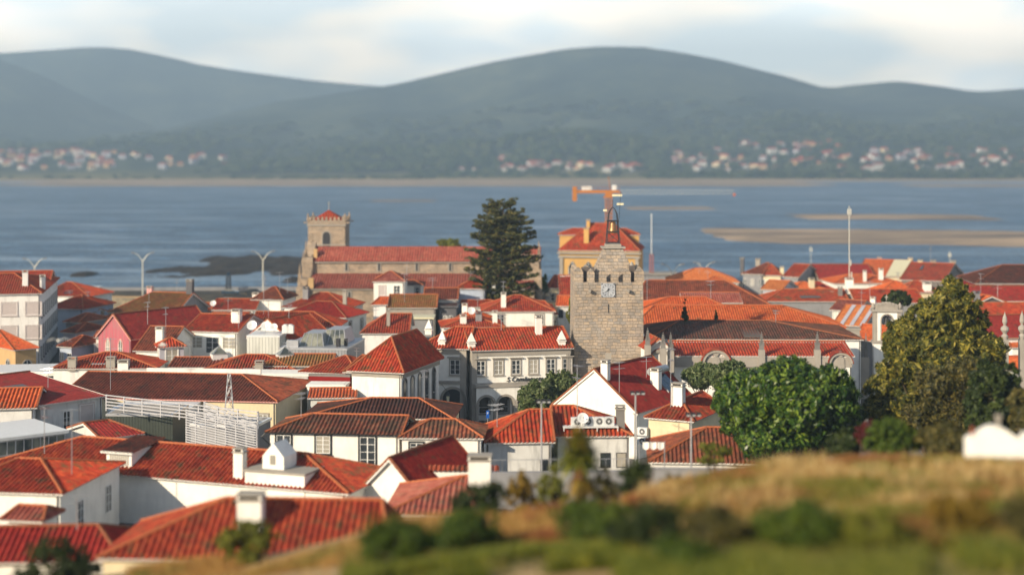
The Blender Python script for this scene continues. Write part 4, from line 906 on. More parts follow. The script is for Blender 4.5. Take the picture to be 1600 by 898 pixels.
# --- parish church
def pinnacle(root,x,y,z,h,m='st_church',r=.35,name='pinnacle',crock=True):
    b=MB(); b.cbox((x,y,z),r*2,r*2,h*.35,0); b.cbox((x,y,z+h*.35),r*2.4,r*2.4,.12,0)
    b.tube((x,y,z+h*.35+.12),(x,y,z+h),r*.72,4,0,r*.08)
    if crock:
        for i in range(5):
            zz=z+h*(.42+.11*i); rr=r*(.85-.15*i)
            for a in range(4): b.cbox((x+math.cos(a*math.pi/2+.78)*rr,y+math.sin(a*math.pi/2+.78)*rr,zz),.16,.16,.14,0)
    b.cbox((x,y,z+h),r*.35,r*.35,r*.5,0)
    return b.build(name,[m],root)
def church():
    Y=281.; x0,x1=P(472,0,Y).x,P(846,0,Y).x; root=empty('parish_church',(x0,Y,0),R(-.5),'long granite parish church with red roofs and battlemented bell tower by the river','church'); L_=x1-x0
    za=HC-(450-HY)*Y/F; Yn=Y+6; zn0=HC-(427-HY)*Yn/F; zn=HC-(408-HY)*Yn/F; zr=HC-(385-HY)*(Yn+4.5)/F
    b=MB(); b.box(0,L_*.97,0,21,-2,za,0,'bt'); b.build('aisle_wall',['st_church'],root)
    b=MB(); b.box(0,L_,6,15,za-.5,zn,0,'b'); b.poly([(0.02,6,zn),(0.02,15,zn),(0.02,10.5,zr)],0); b.poly([(L_-.02,6,zn),(L_-.02,15,zn),(L_-.02,10.5,zr)],0); b.build('nave_wall',['st_church'],root)
    r=MB(); corr_face(r,[(1.2,5.6,zn),(L_,5.6,zn),(L_,10.5,zr),(1.2,10.5,zr)],.5,.07); corr_face(r,[(L_,15.4,zn),(1.2,15.4,zn),(1.2,10.5,zr),(L_,10.5,zr)],.5,.07); r.box(1.2,L_,5.6,15.4,zn-.3,zn-.12,1)
    n=r.build('nave_roof',['r_pale','trim'],root)
    r=MB(); corr_face(r,[(1.2,-.4,za),(L_*.97,-.4,za),(L_*.97,6,zn0),(1.2,6,zn0)],.5,.07); corr_face(r,[(L_*.97,21.4,za),(1.2,21.4,za),(1.2,15,zn0),(L_*.97,15,zn0)],.5,.07); r.box(1.2,L_*.97,-.4,0,za-.3,za-.12,1); r.poly([(L_*.97,-.4,za),(L_*.97,6,zn0),(L_*.97,6,za)],1)
    r.build('aisle_roof',['r_pale','trim'],root)
    for px in (541,592,651,703,760):
        x=(px-800)*Yn/F-x0; w_=MB(); w_.box(x-.42,x+.42,5.86,5.99,zn-1.95,zn-.25,1); w_.box(x-.20,x+.20,5.83,5.99-.13,zn-1.8,zn-.55,0); w_.tube((x,5.85,zn-.55),(x,5.95,zn-.55),.2,10,0); w_.build('slit_window',['dmetal','trim'],root)
    for px in (546,700):
        x=(px-800)*Y/F-x0; w_=MB(); w_.box(x-.45,x+.45,-.13,-.0,za-2.6,za-.5,1); w_.box(x-.2,x+.2,-.16,-.13,za-2.4,za-.7,0); w_.build('slit_window',['dmetal','trim'],root)
    # west front with stepped buttress
    b=MB(); b.box(-1.0,1.2,-.9,1.4,-2,za+.3,0); b.box(-.8,1.25,5.2,7.2,-2,zn+.8,0); b.box(-.5,1.15,7.2,15,-2,zn+.4,0); b.box(-.8,1.2,15,17,-2,zn+.8,0); b.box(-.6,1.1,1.4,5.2,-2,za+1.6,0)
    b.poly([(-.5,7.2,zn+.4),(-.5,15,zn+.4),(-.5,10.5,zr+1.0)],0); b.poly([(1.15,7.2,zn+.4),(1.15,15,zn+.4),(1.15,10.5,zr+1.0)],0); b.poly([(-.5,7.2,zn+.4),(1.15,7.2,zn+.4),(1.15,10.5,zr+1.0),(-.5,10.5,zr+1.0)],0); b.poly([(1.15,15,zn+.4),(-.5,15,zn+.4),(-.5,10.5,zr+1.0),(1.15,10.5,zr+1.0)],0)
    b.build('west_front',['st_church'],root)
    for (x,y,z,h) in ((-.5,-.3,za+.3,2.6),(-.2,6.2,zn+.8,3.2),(-.9,3,za+1.2,3.2),(-.6,5.4,zn-1,3),(.2,10.5,zr+.9,1.6)): pinnacle(root,x,y,z,h,r=.28)
    # lichened coping
    b=MB(); b.box(1.22,1.9,6.6,7.9,zn+.0,zn+2.3,0); b.build('coping',['tan'],root); b=MB(); b.box(1.22,2.2,-.6,.6,za+.02,za+1.9,0); b.build('coping',['tan'],root)
    # bell tower
    yt=17.; D=Y+yt; tx0,tx1=(480-800)*D/F-x0,(538-800)*D/F-x0; tw=tx1-tx0; z0=HC-(353-HY)*D/F; b=MB(); b.box(tx0,tx1,yt,yt+tw,-2,z0,0,'b'); b.box(tx0-.22,tx1+.22,yt-.22,yt+tw+.22,z0,z0+.25,1); b.box(tx0-.1,tx1+.1,yt-.1,yt+tw+.1,z0+.25,z0+1.1,0); b.box(tx0-.12,tx1+.12,yt-.12,yt+tw+.12,zr-.2,zr+.05,1)
    t_=b.build('bell_tower',['st_church','trim'],root)
    m=MB()
    for i in range(9):
        q=(i+.5)/9*tw
        for (x,y,sx,sy) in ((tx0+q,yt,.2,.16),(tx0+q,yt+tw,.2,.16),(tx0,yt+q,.16,.2),(tx1,yt+q,.16,.2)): m.box(x-sx,x+sx,y-sy,y+sy,z0+1.1,z0+1.75,0)
    m.build('battlement',['st_church'],t_)
    for sx in (tx0,tx1):
        for sy in (yt,yt+tw): 
            c_=MB(); c_.tube((sx,sy,z0+1.1),(sx,sy,z0+2.5),.24,8,0,.12); c_.cbox((sx,sy,z0+1.05),.6,.6,.25,0); c_.box(sx-(.9 if sx==tx0 else -.2),sx+(.9 if sx==tx1 else -.2),sy-.12,sy+.12,z0+.55,z0+.8); c_.build('corner_turret',['st_church'],t_)
    for px,yy,sd in ((509,yt-.02,0),):
        x=(px-800)*D/F-x0; o_=[(x+math.cos(math.pi*i/10)*.75,z0-2.0+math.sin(math.pi*i/10)*.85) for i in range(11)]; w_=MB(); w_.poly([(x-.75,yt-.03,z0-4.3),(x+.75,yt-.03,z0-4.3)]+[(a_,yt-.03,c) for a_,c in o_],0); 
        for i in range(10):
            f_=lambda k:(x+(o_[k][0]-x)*1.3,z0-2.0+(o_[k][1]-z0+2.0)*1.3); w_.poly([(o_[i][0],yt-.09,o_[i][1]),(f_(i)[0],yt-.09,f_(i)[1]),(f_(i+1)[0],yt-.09,f_(i+1)[1]),(o_[i+1][0],yt-.09,o_[i+1][1])],1)
        w_.box(x-.98,x-.75,yt-.09,yt-.002,z0-4.4,z0-2,1); w_.box(x+.75,x+.98,yt-.09,yt-.002,z0-4.4,z0-2,1)
        w_.build('belfry_opening',['dmetal','trim'],t_)
    r=MB(); c=[(tx0+.4,yt+.4),(tx1-.4,yt+.4),(tx1-.4,yt+tw-.4),(tx0+.4,yt+tw-.4)]; ap=(tx0+tw/2,yt+tw/2,z0+3.0)
    for i in range(4): corr_face(r,[(*c[i],z0+.9),(*c[(i+1)%4],z0+.9),ap],.5,.06)
    rr=r.build('tower_roof',['r_red'],t_); f=MB(); f.tube(ap,(ap[0],ap[1],ap[2]+1.9),.05,5); f.lathe([(.001,.0),(.16,.15),(.001,.32)],(ap[0],ap[1],ap[2]-.05),8); f.tube((ap[0]-.3,ap[1],ap[2]+1.4),(ap[0]+.3,ap[1],ap[2]+1.4),.04,4); f.build('finial',['trim'],t_)
    # apse end with pierced parapet
    D=Y+3; ax0,ax1=(806-800)*D/F-x0,(842-800)*D/F-x0; zt=HC-(408-HY)*D/F; b=MB(); b.box(ax0,ax1,3,12,-2,zt,0,'b'); b.box(ax0-.15,ax1+.15,2.85,12.15,zt,zt+.2,0); b.box(ax1-.3,ax1+.5,2.4,3.6,-2,zt-1.5,0)
    for i in range(9):
        x=ax0+(ax1-ax0)*i/8; b.box(x-.09,x+.09,2.9,3.05,zt+.2,zt+1.1,0)
    for i in range(12):
        y=3+9*i/11; b.box(ax1-.05,ax1+.1,y-.09,y+.09,zt+.2,zt+1.1,0)
    b.box(ax0,ax1+.1,2.88,3.1,zt+1.1,zt+1.3,0); b.build('apse',['st_church'],root)
    for x,y in ((ax0,3),(ax1,3),(ax1,8),(ax1,12)): pinnacle(root,x,y,zt,3.4,r=.26)
church()
# --- ochre palace
h=H('ochre_palace','ochre yellow palace with pointed arch windows and red hipped roof behind the clock tower',(872,391),1000,-9,13.6,13,349,hl=6,hr=6,wall='ochre',roof='r_red',o=.3,wins=[('f',2.3,1.5,3.0,'stone',[.175,.37,.78],2)],chim=[(.335,.16,1.0,2.6,'ochre'),(.335,.42,.7,1.4,'ochre')],cat='palace')
w_,d_,o_,ze_=h.dims; b=MB(); b.box(o_-.5,w_-o_+.5,-.2,o_-.003,ze_-.7,ze_-.35,0); b.box(o_-.3,w_-o_+.3,-.05,o_-.003,ze_-1.5,ze_-1.1,0)
for x in (.3,w_-1.0): b.box(x,x+.7,.0,o_-.003,h.base,ze_-1.5,0)
b.box(o_,w_-o_,.05,o_-.003,ze_-6.2,ze_-5.9,0); b.build('cornice',['trim'],h.root)
for px0,px1,hl_,hr_ in ((872,914,3,0),(958,1001,0,3)):
    q=H('roof_wing','',(px0,367),px1,-2,16.2,5.,357,hl=hl_,hr=hr_,wall='ochre',roof='r_red',Yfix=312,into=h.root,o=.3)
H('low_quay_building','low flat quay building with rooftop clutter right of the clock tower',(1004,428),1062,0,6,8,0,'flat',wall='grey',roof='trim',fasc='trim',ant=[])
# --- right side back rows
H('orange_quay_house','orange hip roofed house on the quay left of the dark chimneys',(1044,441),1156,-3,6.6,12,419,wall='clean',roof='r_bright',ant=[(.45,.3,2.6)])
H('orange_quay_annexe','lower orange roof in front of the quay house',(1092,446),1150,-3,6.2,7,432,wall='clean',roof='r_orange')
H('old_grey_house','old grey house with maroon roof and tall dark chimneys on the quay',(1158,428),1192,-22,7.4,14,411,wall='grey',roof='r_brown',hl=4,hr=0,wins=[('f',1.,.8,1.5,'plain',3)],chim=[(-.02,.1,.8,3.2,'dgrey'),(.45,.5,1.,1.6,'trim')])
H('cream_quay_house','cream fronted house with red roof and three tall windows on the quay',(1185,430),1222,-12,7.2,10,413,wall='cream',roof='r_red',hl=4,hr=4,wins=[('f',.9,.9,2.,'white',3)],chim=[(.98,.2,.8,1.5,'cream')])
H('grey_gable_house','grey gabled house with dark red roof right of the cream quay house',(1222,432),1248,-35,7.2,12,413,'x',wall='grey',roof='r_red',hl=0,hr=0)
H('grey_gable_house','low grey house with old brown roof beside the grey gable',(1250,428),1310,-16,7,9,416,wall='grey',roof='r_brown',hr=3,chim=[(.45,.1,.6,1.6,'pinkf')])
H('maroon_shed','long plain maroon roofed shed before the river on the right',(1280,438),1372,-2,6.5,20,413,hl=0,hr=0,wall='trim',roof='r_deep',amp=.02,ridge='ridge_d')
h=H('warehouse','orange red roofed warehouse with a pale grey roof strip on the right',(1336,431),1412,-24,7,22,406,hl=0,hr=0,wall='cream',roof='r_orange',chim=[(.95,.55,.9,.6,'cream'),(.3,.55,.9,.5,'pinkf')],amp=.03)
w_,d_,o_,ze_=h.dims; b=MB(); e=.14; b.poly([(w_*.63,-.05,ze_+e),(w_+.02,-.05,ze_+e),(w_+.02,d_/2,ze_+h.rise+e),(w_*.63,d_/2,ze_+h.rise+e)],0); b.build('pale_roof_strip',['paleY'],h.root)
H('board_gable_warehouse','red roofed warehouse with grey boarded gable beside the pale strip roof',(1405,437),1476,-27,7,22,411,hl=0,hr=0,wall='cwood',roof='r_red',fasc='fasc',chim=[(.2,.55,.9,.6,'cream'),(.5,.55,1.,.6,'trim'),(.95,.55,1.,.6,'trim')],amp=.03,ant=[(.45,.5,4)],sky=[(.3,.36,.3,.4,'glass'),(.55,.6,.5,.62,'glass')])
H('dark_roof_warehouse','large dark patched roof warehouse at the right edge',(1524,443),1720,-4,9,16,414,hl=7,hr=0,wall='crimson',roof='r_dark',ridge='ridge_d')
H('maroon_roof_house','plain maroon roofed house below the dark patched warehouse',(1520,470),1700,-4,7.4,10,447,hl=0,hr=0,wall='clean',roof='r_deep',amp=.03,ridge='ridge_d',ant=[(.08,.1,4.5)])
H('white_walled_house','white walled house with red hip roof in front of the warehouses',(1304,443),1412,4,6.9,11,428,wall='clean',roof='r_orange',chim=[(.46,.1,.6,2.,'clean'),(.72,.2,.8,2.,'clean')],hl=5)
H('dormer_house','red roofed house with small gabled dormer above the twin ribbed roofs',(1375,457),1430,4,6.6,8,439,wall='cream',roof='r_orange',hl=4,hr=2)
H('dormer_house','orange roofed house with white chimney block beside the golden tree top',(1414,457),1475,4,6.6,8,439,wall='cream',roof='r_red',chim=[(.6,.1,1.4,1.2,'clean')],hl=3)
H('bright_orange_house','little house with bright orange roof and white gable right of the dark chimneys',(1188,452),1222,-34,7.2,8,438,'x',hl=0,hr=0,wall='lav',roof='r_bright')
H('orange_hip_house','orange hip roofed house with fat cream chimney behind the left ribbed roof',(1240,452),1290,8,6.6,8,440,wall='pinkf',roof='r_orange',chim=[(.6,.1,1,1.6,'cream')])
H('maroon_hip_house','maroon hip roofed house left of the white walled house',(1265,452),1304,0,6.4,8,440,wall='clean',roof='r_deep')
H('ribbed_terrace','left one of the twin ribbed brown red roofs on the right',(1195,471),1328,-1,7.6,10,452,hl=4,hr=0,wall='grey',roof='r_red',sky=[(.82,.87,.4,.7,'glass')],chim=[(.92,.25,.7,1.2,'trimd')])
H('ribbed_terrace','right one of the twin ribbed brown red roofs, behind the bell arch',(1336,473),1445,-1,7.6,10,452,hl=0,hr=0,wall='grey',roof='r_red',fasc='clean',chim=[(.02,.6,1.3,2.,'clean')],ant=[(.25,.2,3)])
H('lavender_block','lavender flat block with cylindrical dish behind the bright red roof',(1206,468),1255,4,7.4,7,0,'flat',wall='lav',roof='trim',fasc='lav',dish=[])
H('dark_block','dark grey rendered block with small tank beside the lavender block',(1252,463),1282,4,8.4,6,0,'flat',wall='dgrey',roof='dgrey',fasc='dgrey')
H('metal_sided_hall','pale metal sided hall with red edged roof between ribbed roof and bell arch',(1296,484),1340,-33,7.0,9,464,'x',hl=0,hr=0,wall='cwhite',roof='r_pale',rise=1.4,chim=[(1.02,.8,.8,1,'clean')])
h=H('striped_roof_shed','low shed with orange and white striped roof left of the bell arch',(1300,507),1352,-30,5.6,14,485,'x',hl=0,hr=0,wall='grey',roof='r_bright',rise=2.6,amp=.02)
w_,d_,o_,ze_=h.dims; b=MB()
for q in (.22,.52,.82): b.poly([(w_*q,.0,ze_+.12),(w_*(q+.12),.0,ze_+.12),(w_*(q+.12),d_/2,ze_+h.rise+.12),(w_*q,d_/2,ze_+h.rise+.12)],0)
b.build('translucent_strip',['lav'],h.root)
H('brown_orange_house','low house with plain orange brown roof just left of the bell arch',(1335,531),1378,-30,5,8,505,'x',hl=0,hr=0,wall='grey',roof='r_orange',amp=.02,rise=2)
# --- right side middle: long halls
H('mottled_hall','long hall with mottled old brown red roof right of the clock tower',(985,476),1205,-3,7.6,15,438,hl=3,hr=7,wall='cream',roof='r_brown',ant=[(.12,.05,5)])
H('roof_dormer','long shed dormer with ribbed roof on the mottled hall',(1066,473),1161,-2,7.9,5,457,'shed',wall='grey',roof='r_pale',Yfix=234,cat='dormer')
H('orange_hall','large hall with bright red orange tiled roof behind the chapel',(985,513),1328,-1,8.0,15,477,hl=4,hr=8.5,wall='cream',roof='r_orange',ridge='ridge')
H('orange_cross_roof','raised orange red hip roof at the left part of the bright hall',(990,487),1150,-1,9.0,12,464,hl=6,hr=4,wall='cream',roof='r_orange')
b=empty('stone_gate_pier',P(1334,0,206).xy.to_3d(),0,'stone corner pier with moulded cap at the end of the bright orange roof','pier')
q=MB(); z=8.2; q.cbox((0,0,-1),1.6,1.4,z,0); q.cbox((0,0,z-1),2.2,2.,.3,0); q.cbox((0,0,z-.7),1.4,1.2,1.2,0); q.cbox((0,0,z+.5),1.7,1.5,.2,0); q.build('pier',['trim'],b)
# --- chapel with obelisk pinnacles
def chapel():
    h=H('chapel','white baroque chapel with mottled old roof, curved gables and stone pinnacles',(1012,530),1350,-1,9.4,16,501,hl=5,hr=11,wall='white',roof='r_old',Yfix=194,cat='chapel',ridge='ridge_d',
        sky=[(.45,.535,.05,.55,'wood')])
    q=H('front_aisle','',(1050,556),1336,-1,7.0,6,533,'shed',wall='clean',roof='r_red',Yfix=186,into=h.root)
    q2=H('portal_wing','',(1010,547),1052,8,7.4,6,530,'y',hl=0,hr=0,wall='clean',roof='r_red',Yfix=184.5,into=h.root)
    w_,d_,o_,ze_=q.dims
    b=MB(); b.box(o_,w_-o_,-.02,o_-.003,ze_-1.35,ze_-.15,0); q.put(b.build('frieze',['trim'],h.root))
    def gable(cx,ww,niche=True):
        n=14; r1=ww/2; pts=[(cx+math.cos(math.pi*i/n)*r1,ze_-.9+math.sin(math.pi*i/n)*r1*.95) for i in range(n+1)]; b=MB()
        for (s0,s1,y0,m) in ((1.,.80,-.35,0),):
            for i in range(n):
                a_,c_=pts[i],pts[i+1]; f_=lambda p,s_:(cx+(p[0]-cx)*s_,ze_-.9+(p[1]-ze_+.9)*s_)
                A,B,C,D=f_(a_,s0),f_(a_,s1),f_(c_,s1),f_(c_,s0)
                b.poly([(A[0],y0,A[1]),(B[0],y0,B[1]),(C[0],y0,C[1]),(D[0],y0,D[1])],0)
                b.poly([(B[0],y0,B[1]),(B[0],0.1,B[1]),(C[0],0.1,C[1]),(C[0],y0,C[1])],0)
                A2,D2=f_(a_,1.06),f_(c_,1.06); b.poly([(A2[0],y0-.1,A2[1]),(D2[0],y0-.1,D2[1]),(D2[0],2.4,D2[1]),(A2[0],2.4,A2[1])],2); b.poly([(A2[0],y0-.1,A2[1]),(A[0],y0-.1,A[1]),(D[0],y0-.1,D[1]),(D2[0],y0-.1,D2[1])],2)
        b.poly([(cx-r1*.8,.05,ze_-2.6),(cx+r1*.8,.05,ze_-2.6)]+[(cx+(x-cx)*.8,.05,ze_-.9+(z-ze_+.9)*.8) for x,z in pts],1)
        b.box(cx-.5,cx+.5,-.12,.05,ze_-2.3,ze_-.6,0); b.tube((cx,-.14,ze_-.5),(cx,.05,ze_-.5),.5,12,0); b.tube((cx,-.2,ze_+.3),(cx,.05,ze_+.3),.35,10,0)
        q.put(b.build('curved_gable',['trim','clean','r_red'],h.root))
    gable(w_*.24,3.6); gable(w_*.92,3.0)
    for f_ in (.12,.42,.62,.80,.93): q.put(add_window(h.root,q.dims,'f',f_*w_,1.5,1.1,2.2,'stone',1))
    a=MB(); W3=q2.w; n=10
    pts=[(W3/2+math.cos(math.pi*i/n)*W3*.42,6.6+math.sin(math.pi*i/n)*2.0) for i in range(n+1)]
    a.poly([(W3*.05,-.05,2),(W3*.95,-.05,2),(W3*.95,-.05,6.6)]+[(x,-.05,z) for x,z in pts]+[(W3*.05,-.05,6.6)],0)
    for i in range(n):
        A,B=pts[i],pts[i+1]; a.poly([(A[0],-.3,A[1]+.15),(B[0],-.3,B[1]+.15),(B[0],1.4,B[1]+.15),(A[0],1.4,A[1]+.15)],1); a.poly([(A[0],-.3,A[1]+.15),(A[0],-.3,A[1]-.25),(B[0],-.3,B[1]-.25),(B[0],-.3,B[1]+.15)],2)
    q2.put(a.build('portal_gable',['clean','r_brown','trim'],h.root))
    M2=h.root.matrix_basis if False else None
    for px,pyt,pyb,Y in ((1012,514,552,184),(1036,521,556,183),(1048,521,562,183.5),(1190,520,560,185.8),(1277,520,560,185.8)):
        zt=HC-(pyt-HY)*Y/F; zb=HC-(pyb-HY)*Y/F; X=(px-800)*Y/F; ox,oy,oa=h.origin; dx,dy=X-ox,Y-oy; lx,ly=dx*math.cos(-oa)-dy*math.sin(-oa),dx*math.sin(-oa)+dy*math.cos(-oa)
        b=MB(); b.cbox((lx,ly,zb-1.5),.75,.75,1.5+(zt-zb)*.35,0); pinn=b.build('pinnacle_base',['trim'],h.root); pinnacle(h.root,lx,ly,zb+(zt-zb)*.3,(zt-zb)*.7,'trimd',.28)
    return h
chapel()
# --- bell arch
def bell_arch():
    Y=200.; cx=P(1386,0,Y).x; root=empty('bell_arch',(cx,Y,0),R(-6),'white bell arch with ornate stone top and hanging bell beside the golden tree','bell arch'); z=lambda py:HC-(py-HY)*Y/F; hw=1.75
    zb,zs,zt=z(532),z(500),z(487); r=.72; b=MB()
    b.box(-hw,-r,0,1.2,zb,zs,0); b.box(r,hw,0,1.2,zb,zs,0); b.box(-hw-.02,-hw+.42,-.08,1.22,zb,zt,1); b.box(hw-.42,hw+.02,-.08,1.22,zb,zt,1)
    pts=[(math.cos(math.pi*i/12)*r,zs+math.sin(math.pi*i/12)*r) for i in range(13)]
    for i in range(12):
        (x0,z0),(x1,z1)=pts[i],pts[i+1]
        b.poly([(x0,0,z0),(x0,0,zt),(x1,0,zt),(x1,0,z1)],0); b.poly([(x0,1.2,z0),(x1,1.2,z1),(x1,1.2,zt),(x0,1.2,zt)],0); b.poly([(x0,-.06,z0),(x1,-.06,z1),(x1,1.2,z1),(x0,1.2,z0)],1)
        b.poly([(x0,-.06,z0),(x0*1.22,-.06,zs+(z0-zs)*1.22),(x1*1.22,-.06,zs+(z1-zs)*1.22),(x1,-.06,z1)],1)
    b.box(-hw,-r,0,1.2,zs,zt,0,'lr'); b.box(r,hw,0,1.2,zs,zt,0,'lr'); b.box(-r-.16,-r,-.06,0,zb,zs,1); b.box(r,r+.16,-.06,0,zb,zs,1)
    b.box(-hw,hw,-.1,1.3,-1,zb-.3,0); b.box(-hw-.2,hw+.2,-.3,1.4,zb-.32,zb,1); b.box(-hw-.25,hw+.25,-.3,1.45,zt,zt+.3,1); b.build('arch_wall',['clean','trim'],root)
    o=MB(); o.box(-hw*.85,hw*.85,.3,.8,zt+.3,zt+.75,0)
    for i in range(7):
        x=-hw*.7+hw*1.4*i/6; hh=.75+.55*math.cos((i-3)*.5); o.tube((x,.25,zt+.3+hh*.55),(x,.85,zt+.3+hh*.55),.30,10,0); o.tube((x,.2,zt+.3+hh*.55),(x,.25,zt+.3+hh*.55),.14,8,0)
    for x in (-hw,hw): o.lathe([(.12,0),(.28,.25),(.22,.6),(.06,.85),(.001,.9)],(x,.55,zt+.3),10)
    o.cbox((0,.55,zt+1.5),.12,.12,.7); o.cbox((0,.55,zt+1.85),.45,.1,.12); o.build('carved_crest',['trim'],root)
    bl=MB(); bl.lathe([(.001,1.0),(.2,1.0),(.28,.8),(.33,.35),(.46,0),(.001,.1)],(0,.6,zs-.65),14); bl.tube((-r,.6,zs+.35),(r,.6,zs+.35),.06,6); bl.build('bell',['dmetal'],root,True)
    for x in (-3.4,-2.7): pinnacle(root,x,.6,z(560),(560-523)*Y/F,'trimd',.24)
    p=MB(); p.box(-3.8,-2.3,.2,1.0,0,z(559),0); p.build('side_buttress',['trim'],root)
bell_arch()
# --- right of the golden tree
H('board_gable_house','house with grey boarded gable right of the golden tree',(1500,486),1600,12,7.6,9,462,'y',hl=0,hr=0,wall='cwood',roof='r_orange',chim=[(.3,.1,.9,1.4,'grey')],rise=2.3)
H('ribbed_edge_house','brown ribbed roof at the right edge behind the stone pinnacles',(1500,497),1680,3,7,8,478,wall='trim',roof='r_red',hl=2,hr=0,rise=2.)
h=H('baroque_house','white house with plain deep red roof and urn pinnacles at the right edge',(1520,530),1665,16,6.4,12,492,wall='clean',roof='r_deep',hl=4,hr=0,amp=.03,ridge='ridge_d',wins=[('f',1.3,.9,1.6,'dark',[.5,.7])],fasc='cream')
def urn(px,pyt,pyb,Y,lab):
    z=lambda py:HC-(py-HY)*Y/F; z0,z1=z(pyb),z(pyt); s_=(z1-z0); r0=empty('urn_pinnacle',(P(px,0,Y).x,Y,0),0,lab,'pinnacle','baroque urn pinnacles'); b=MB(); b.cbox((0,0,z0-7),.7,.7,7,0); b.build('pedestal',['trim'],r0)
    b=MB(); b.lathe([(.32,0),(.42,.12*s_),(.2,.2*s_),(.5,.34*s_),(.46,.42*s_),(.14,.5*s_),(.3,.62*s_),(.24,.78*s_),(.08,.9*s_),(.001,s_)],(0,0,z0),12); b.build('urn',['trim'],r0,True)
urn(1570,486,530,176,'stone urn pinnacle standing just right of the golden tree'); urn(1597,484,530,178,'stone urn pinnacle cut by the right picture edge')
H('white_edge_house','small white house with barred window at the right edge',(1580,543),1660,8,5.2,6,531,wall='clean',roof='r_orange',wins=[('f',.5,.7,1,'plain',[.2])],hl=1)
H('orange_edge_house','orange roofed house below the small white one at the right edge',(1558,578),1680,10,4.6,7,556,wall='clean',roof='r_orange')
# --- front rows, left
H('long_skylight_house','red hip roofed house with grey skylight and low chimneys on the left',(78,576),246,2,6,8,550,wall='white',roof='r_red',hr=6,hl=6,sky=[(.36,.50,.12,.75,'cgrey')],chim=[(.2,.06,1.0,.9,'trim'),(.56,.06,1.1,.9,'trim'),(.68,.04,1.3,.6,'clean')])
H('hipped_house','red hip roofed house with grey skylight left of the crimson wall',(310,581),468,-2,6,8,554,wall='white',roof='r_red',hr=5,hl=5,sky=[(.43,.55,.08,.85,'cgrey')],chim=[(.6,.05,1.,.9,'trim')])
H('hatched_house','low ribbed red roof between the two skylight roofs',(262,574),340,0,6.1,8,558,wall='white',roof='r_brown',hl=0,hr=0)
H('brown_ribbed_house','ribbed orange brown roof behind the crimson walled house',(395,572),520,0,6.6,6.5,553,wall='grey',roof='r_moss',hl=4,hr=0)
H('crimson_walled_house','house with crimson front wall and ribbed red hip roof',(466,581),560,-16,6.8,9,556,wall='trim',roof='r_red',hl=5,hr=4,wins=[('r',1.,1.,1.7,'dark',3),('r',3.8,1.,1.8,'dark',3)])
h=H('balcony_house','grey stone house with balconies right of the crimson wall',(535,581),566,-16,7.1,12,555,wall='trim',roof='r_moss',hl=3,hr=3,cx=600,wins=[('r',1.,1.,1.8,'white',3),('r',4.,1.,1.9,'white',3)])
b=MB(); b.box(h.w-.3,h.w+.5,1,h.d-1,h.ze-3.2,h.ze-3.05,0)
for i in range(22): y=1+(h.d-2)*i/21; b.box(h.w+.44,h.w+.48,y-.02,y+.02,h.ze-3.05,h.ze-2.1,1)
b.box(h.w+.42,h.w+.5,1,h.d-1,h.ze-2.1,h.ze-2.04,1); b.build('balcony',['trim','dmetal'],h.root)
# crimson screen, white terraces
h=H('crimson_screen','crimson metal screen wall under the ribbed roof',(482,584),547,-10,5.9,.6,0,'flat',Yfix=175.5,wall='crimson',roof='crimson',fasc='trimd',o=.02,cat='screen wall')
H('white_terrace','white terrace box in front of the crimson wall',(478,601),540,-4,4.9,3,0,'flat',Yfix=171,wall='clean',roof='clean',fasc='clean',o=.1,cat='terrace')
H('white_terrace_wall','low stained white building with stepped parapet left of the crimson wall',(398,584),482,-3,5.7,4,0,'flat',Yfix=177,wall='dirty',roof='clean',fasc='clean',o=.1,wins=[('f',1.2,1,1,'white',[.78,.92])],cat='building')
H('low_annexe','low white annexe with orange lean roof below the terrace',(480,622),558,4,4.3,4,612,'shed',Yfix=166,wall='dirty',roof='r_orange',wins=[('f',.5,2,1,'plain',[.4])])
# modern flat building
h=H('modern_building','modern flat roofed building clad in ribbed pale panels with rooftop glass pavilions',(385,524),437,-2,7.6,12,0,'flat',wall='cwhite',roof='wmetal',fasc='wmetal',o=.05,wins=[('f',2.6,2.2,1.2,'hole',[.3,.72])],cat='building')
q=H('grey_wing','',(436,543),542,-6,6.9,12,0,'flat',wall='cgrey',roof='metal',fasc='metal',into=h.root,o=.05)
g=MB(); zq=6.9
for (x0,x1,y0,y1,zz) in ((2.2,5.6,2.,8,1.6),(4.8,8.2,4,10,1.9)):
    g.poly([(x0,y0,zq+.02),(x1,y0,zq+.02),(x1-.5,y0+1.2,zq+zz),(x0+.5,y0+1.2,zq+zz)],0); g.poly([(x0,y1,zq+.02),(x0,y0,zq+.02),(x0+.5,y0+1.2,zq+zz),(x0+.5,y1,zq+zz)],0); g.poly([(x1,y0,zq+.02),(x1,y1,zq+.02),(x1-.5,y1,zq+zz),(x1-.5,y0+1.2,zq+zz)],1); g.poly([(x0+.5,y0+1.2,zq+zz),(x1-.5,y0+1.2,zq+zz),(x1-.5,y1,zq+zz),(x0+.5,y1,zq+zz)],1)
    for i in range(5): x=x0+(x1-x0)*i/4; g.tube((x,y0,zq),(x0+.5+(x1-x0-1)*i/4,y0+1.2,zq+zz),.05,4,1)
q.put(g.build('glass_pavilion',['glass2','metal'],h.root))
for bb in ((.8,2.4,.8,1.6,.9,0),(7.4,7.9,1.5,2.2,1.1,1),(8.3,8.7,2.5,3,1.,1)):
    g=MB(); g.box(bb[0],bb[1],bb[2],bb[3],zq+.02,zq+bb[4],bb[5]); q.put(g.build('rooftop_vent',['metal','dmetal'],h.root))
for x,s_ in ((-2.,.55),(-.1,.5),(1.1,.4)): h.put(dishmb(h.w*.5+x,2.2,h.ze+.4,s_*1.3,h.root))
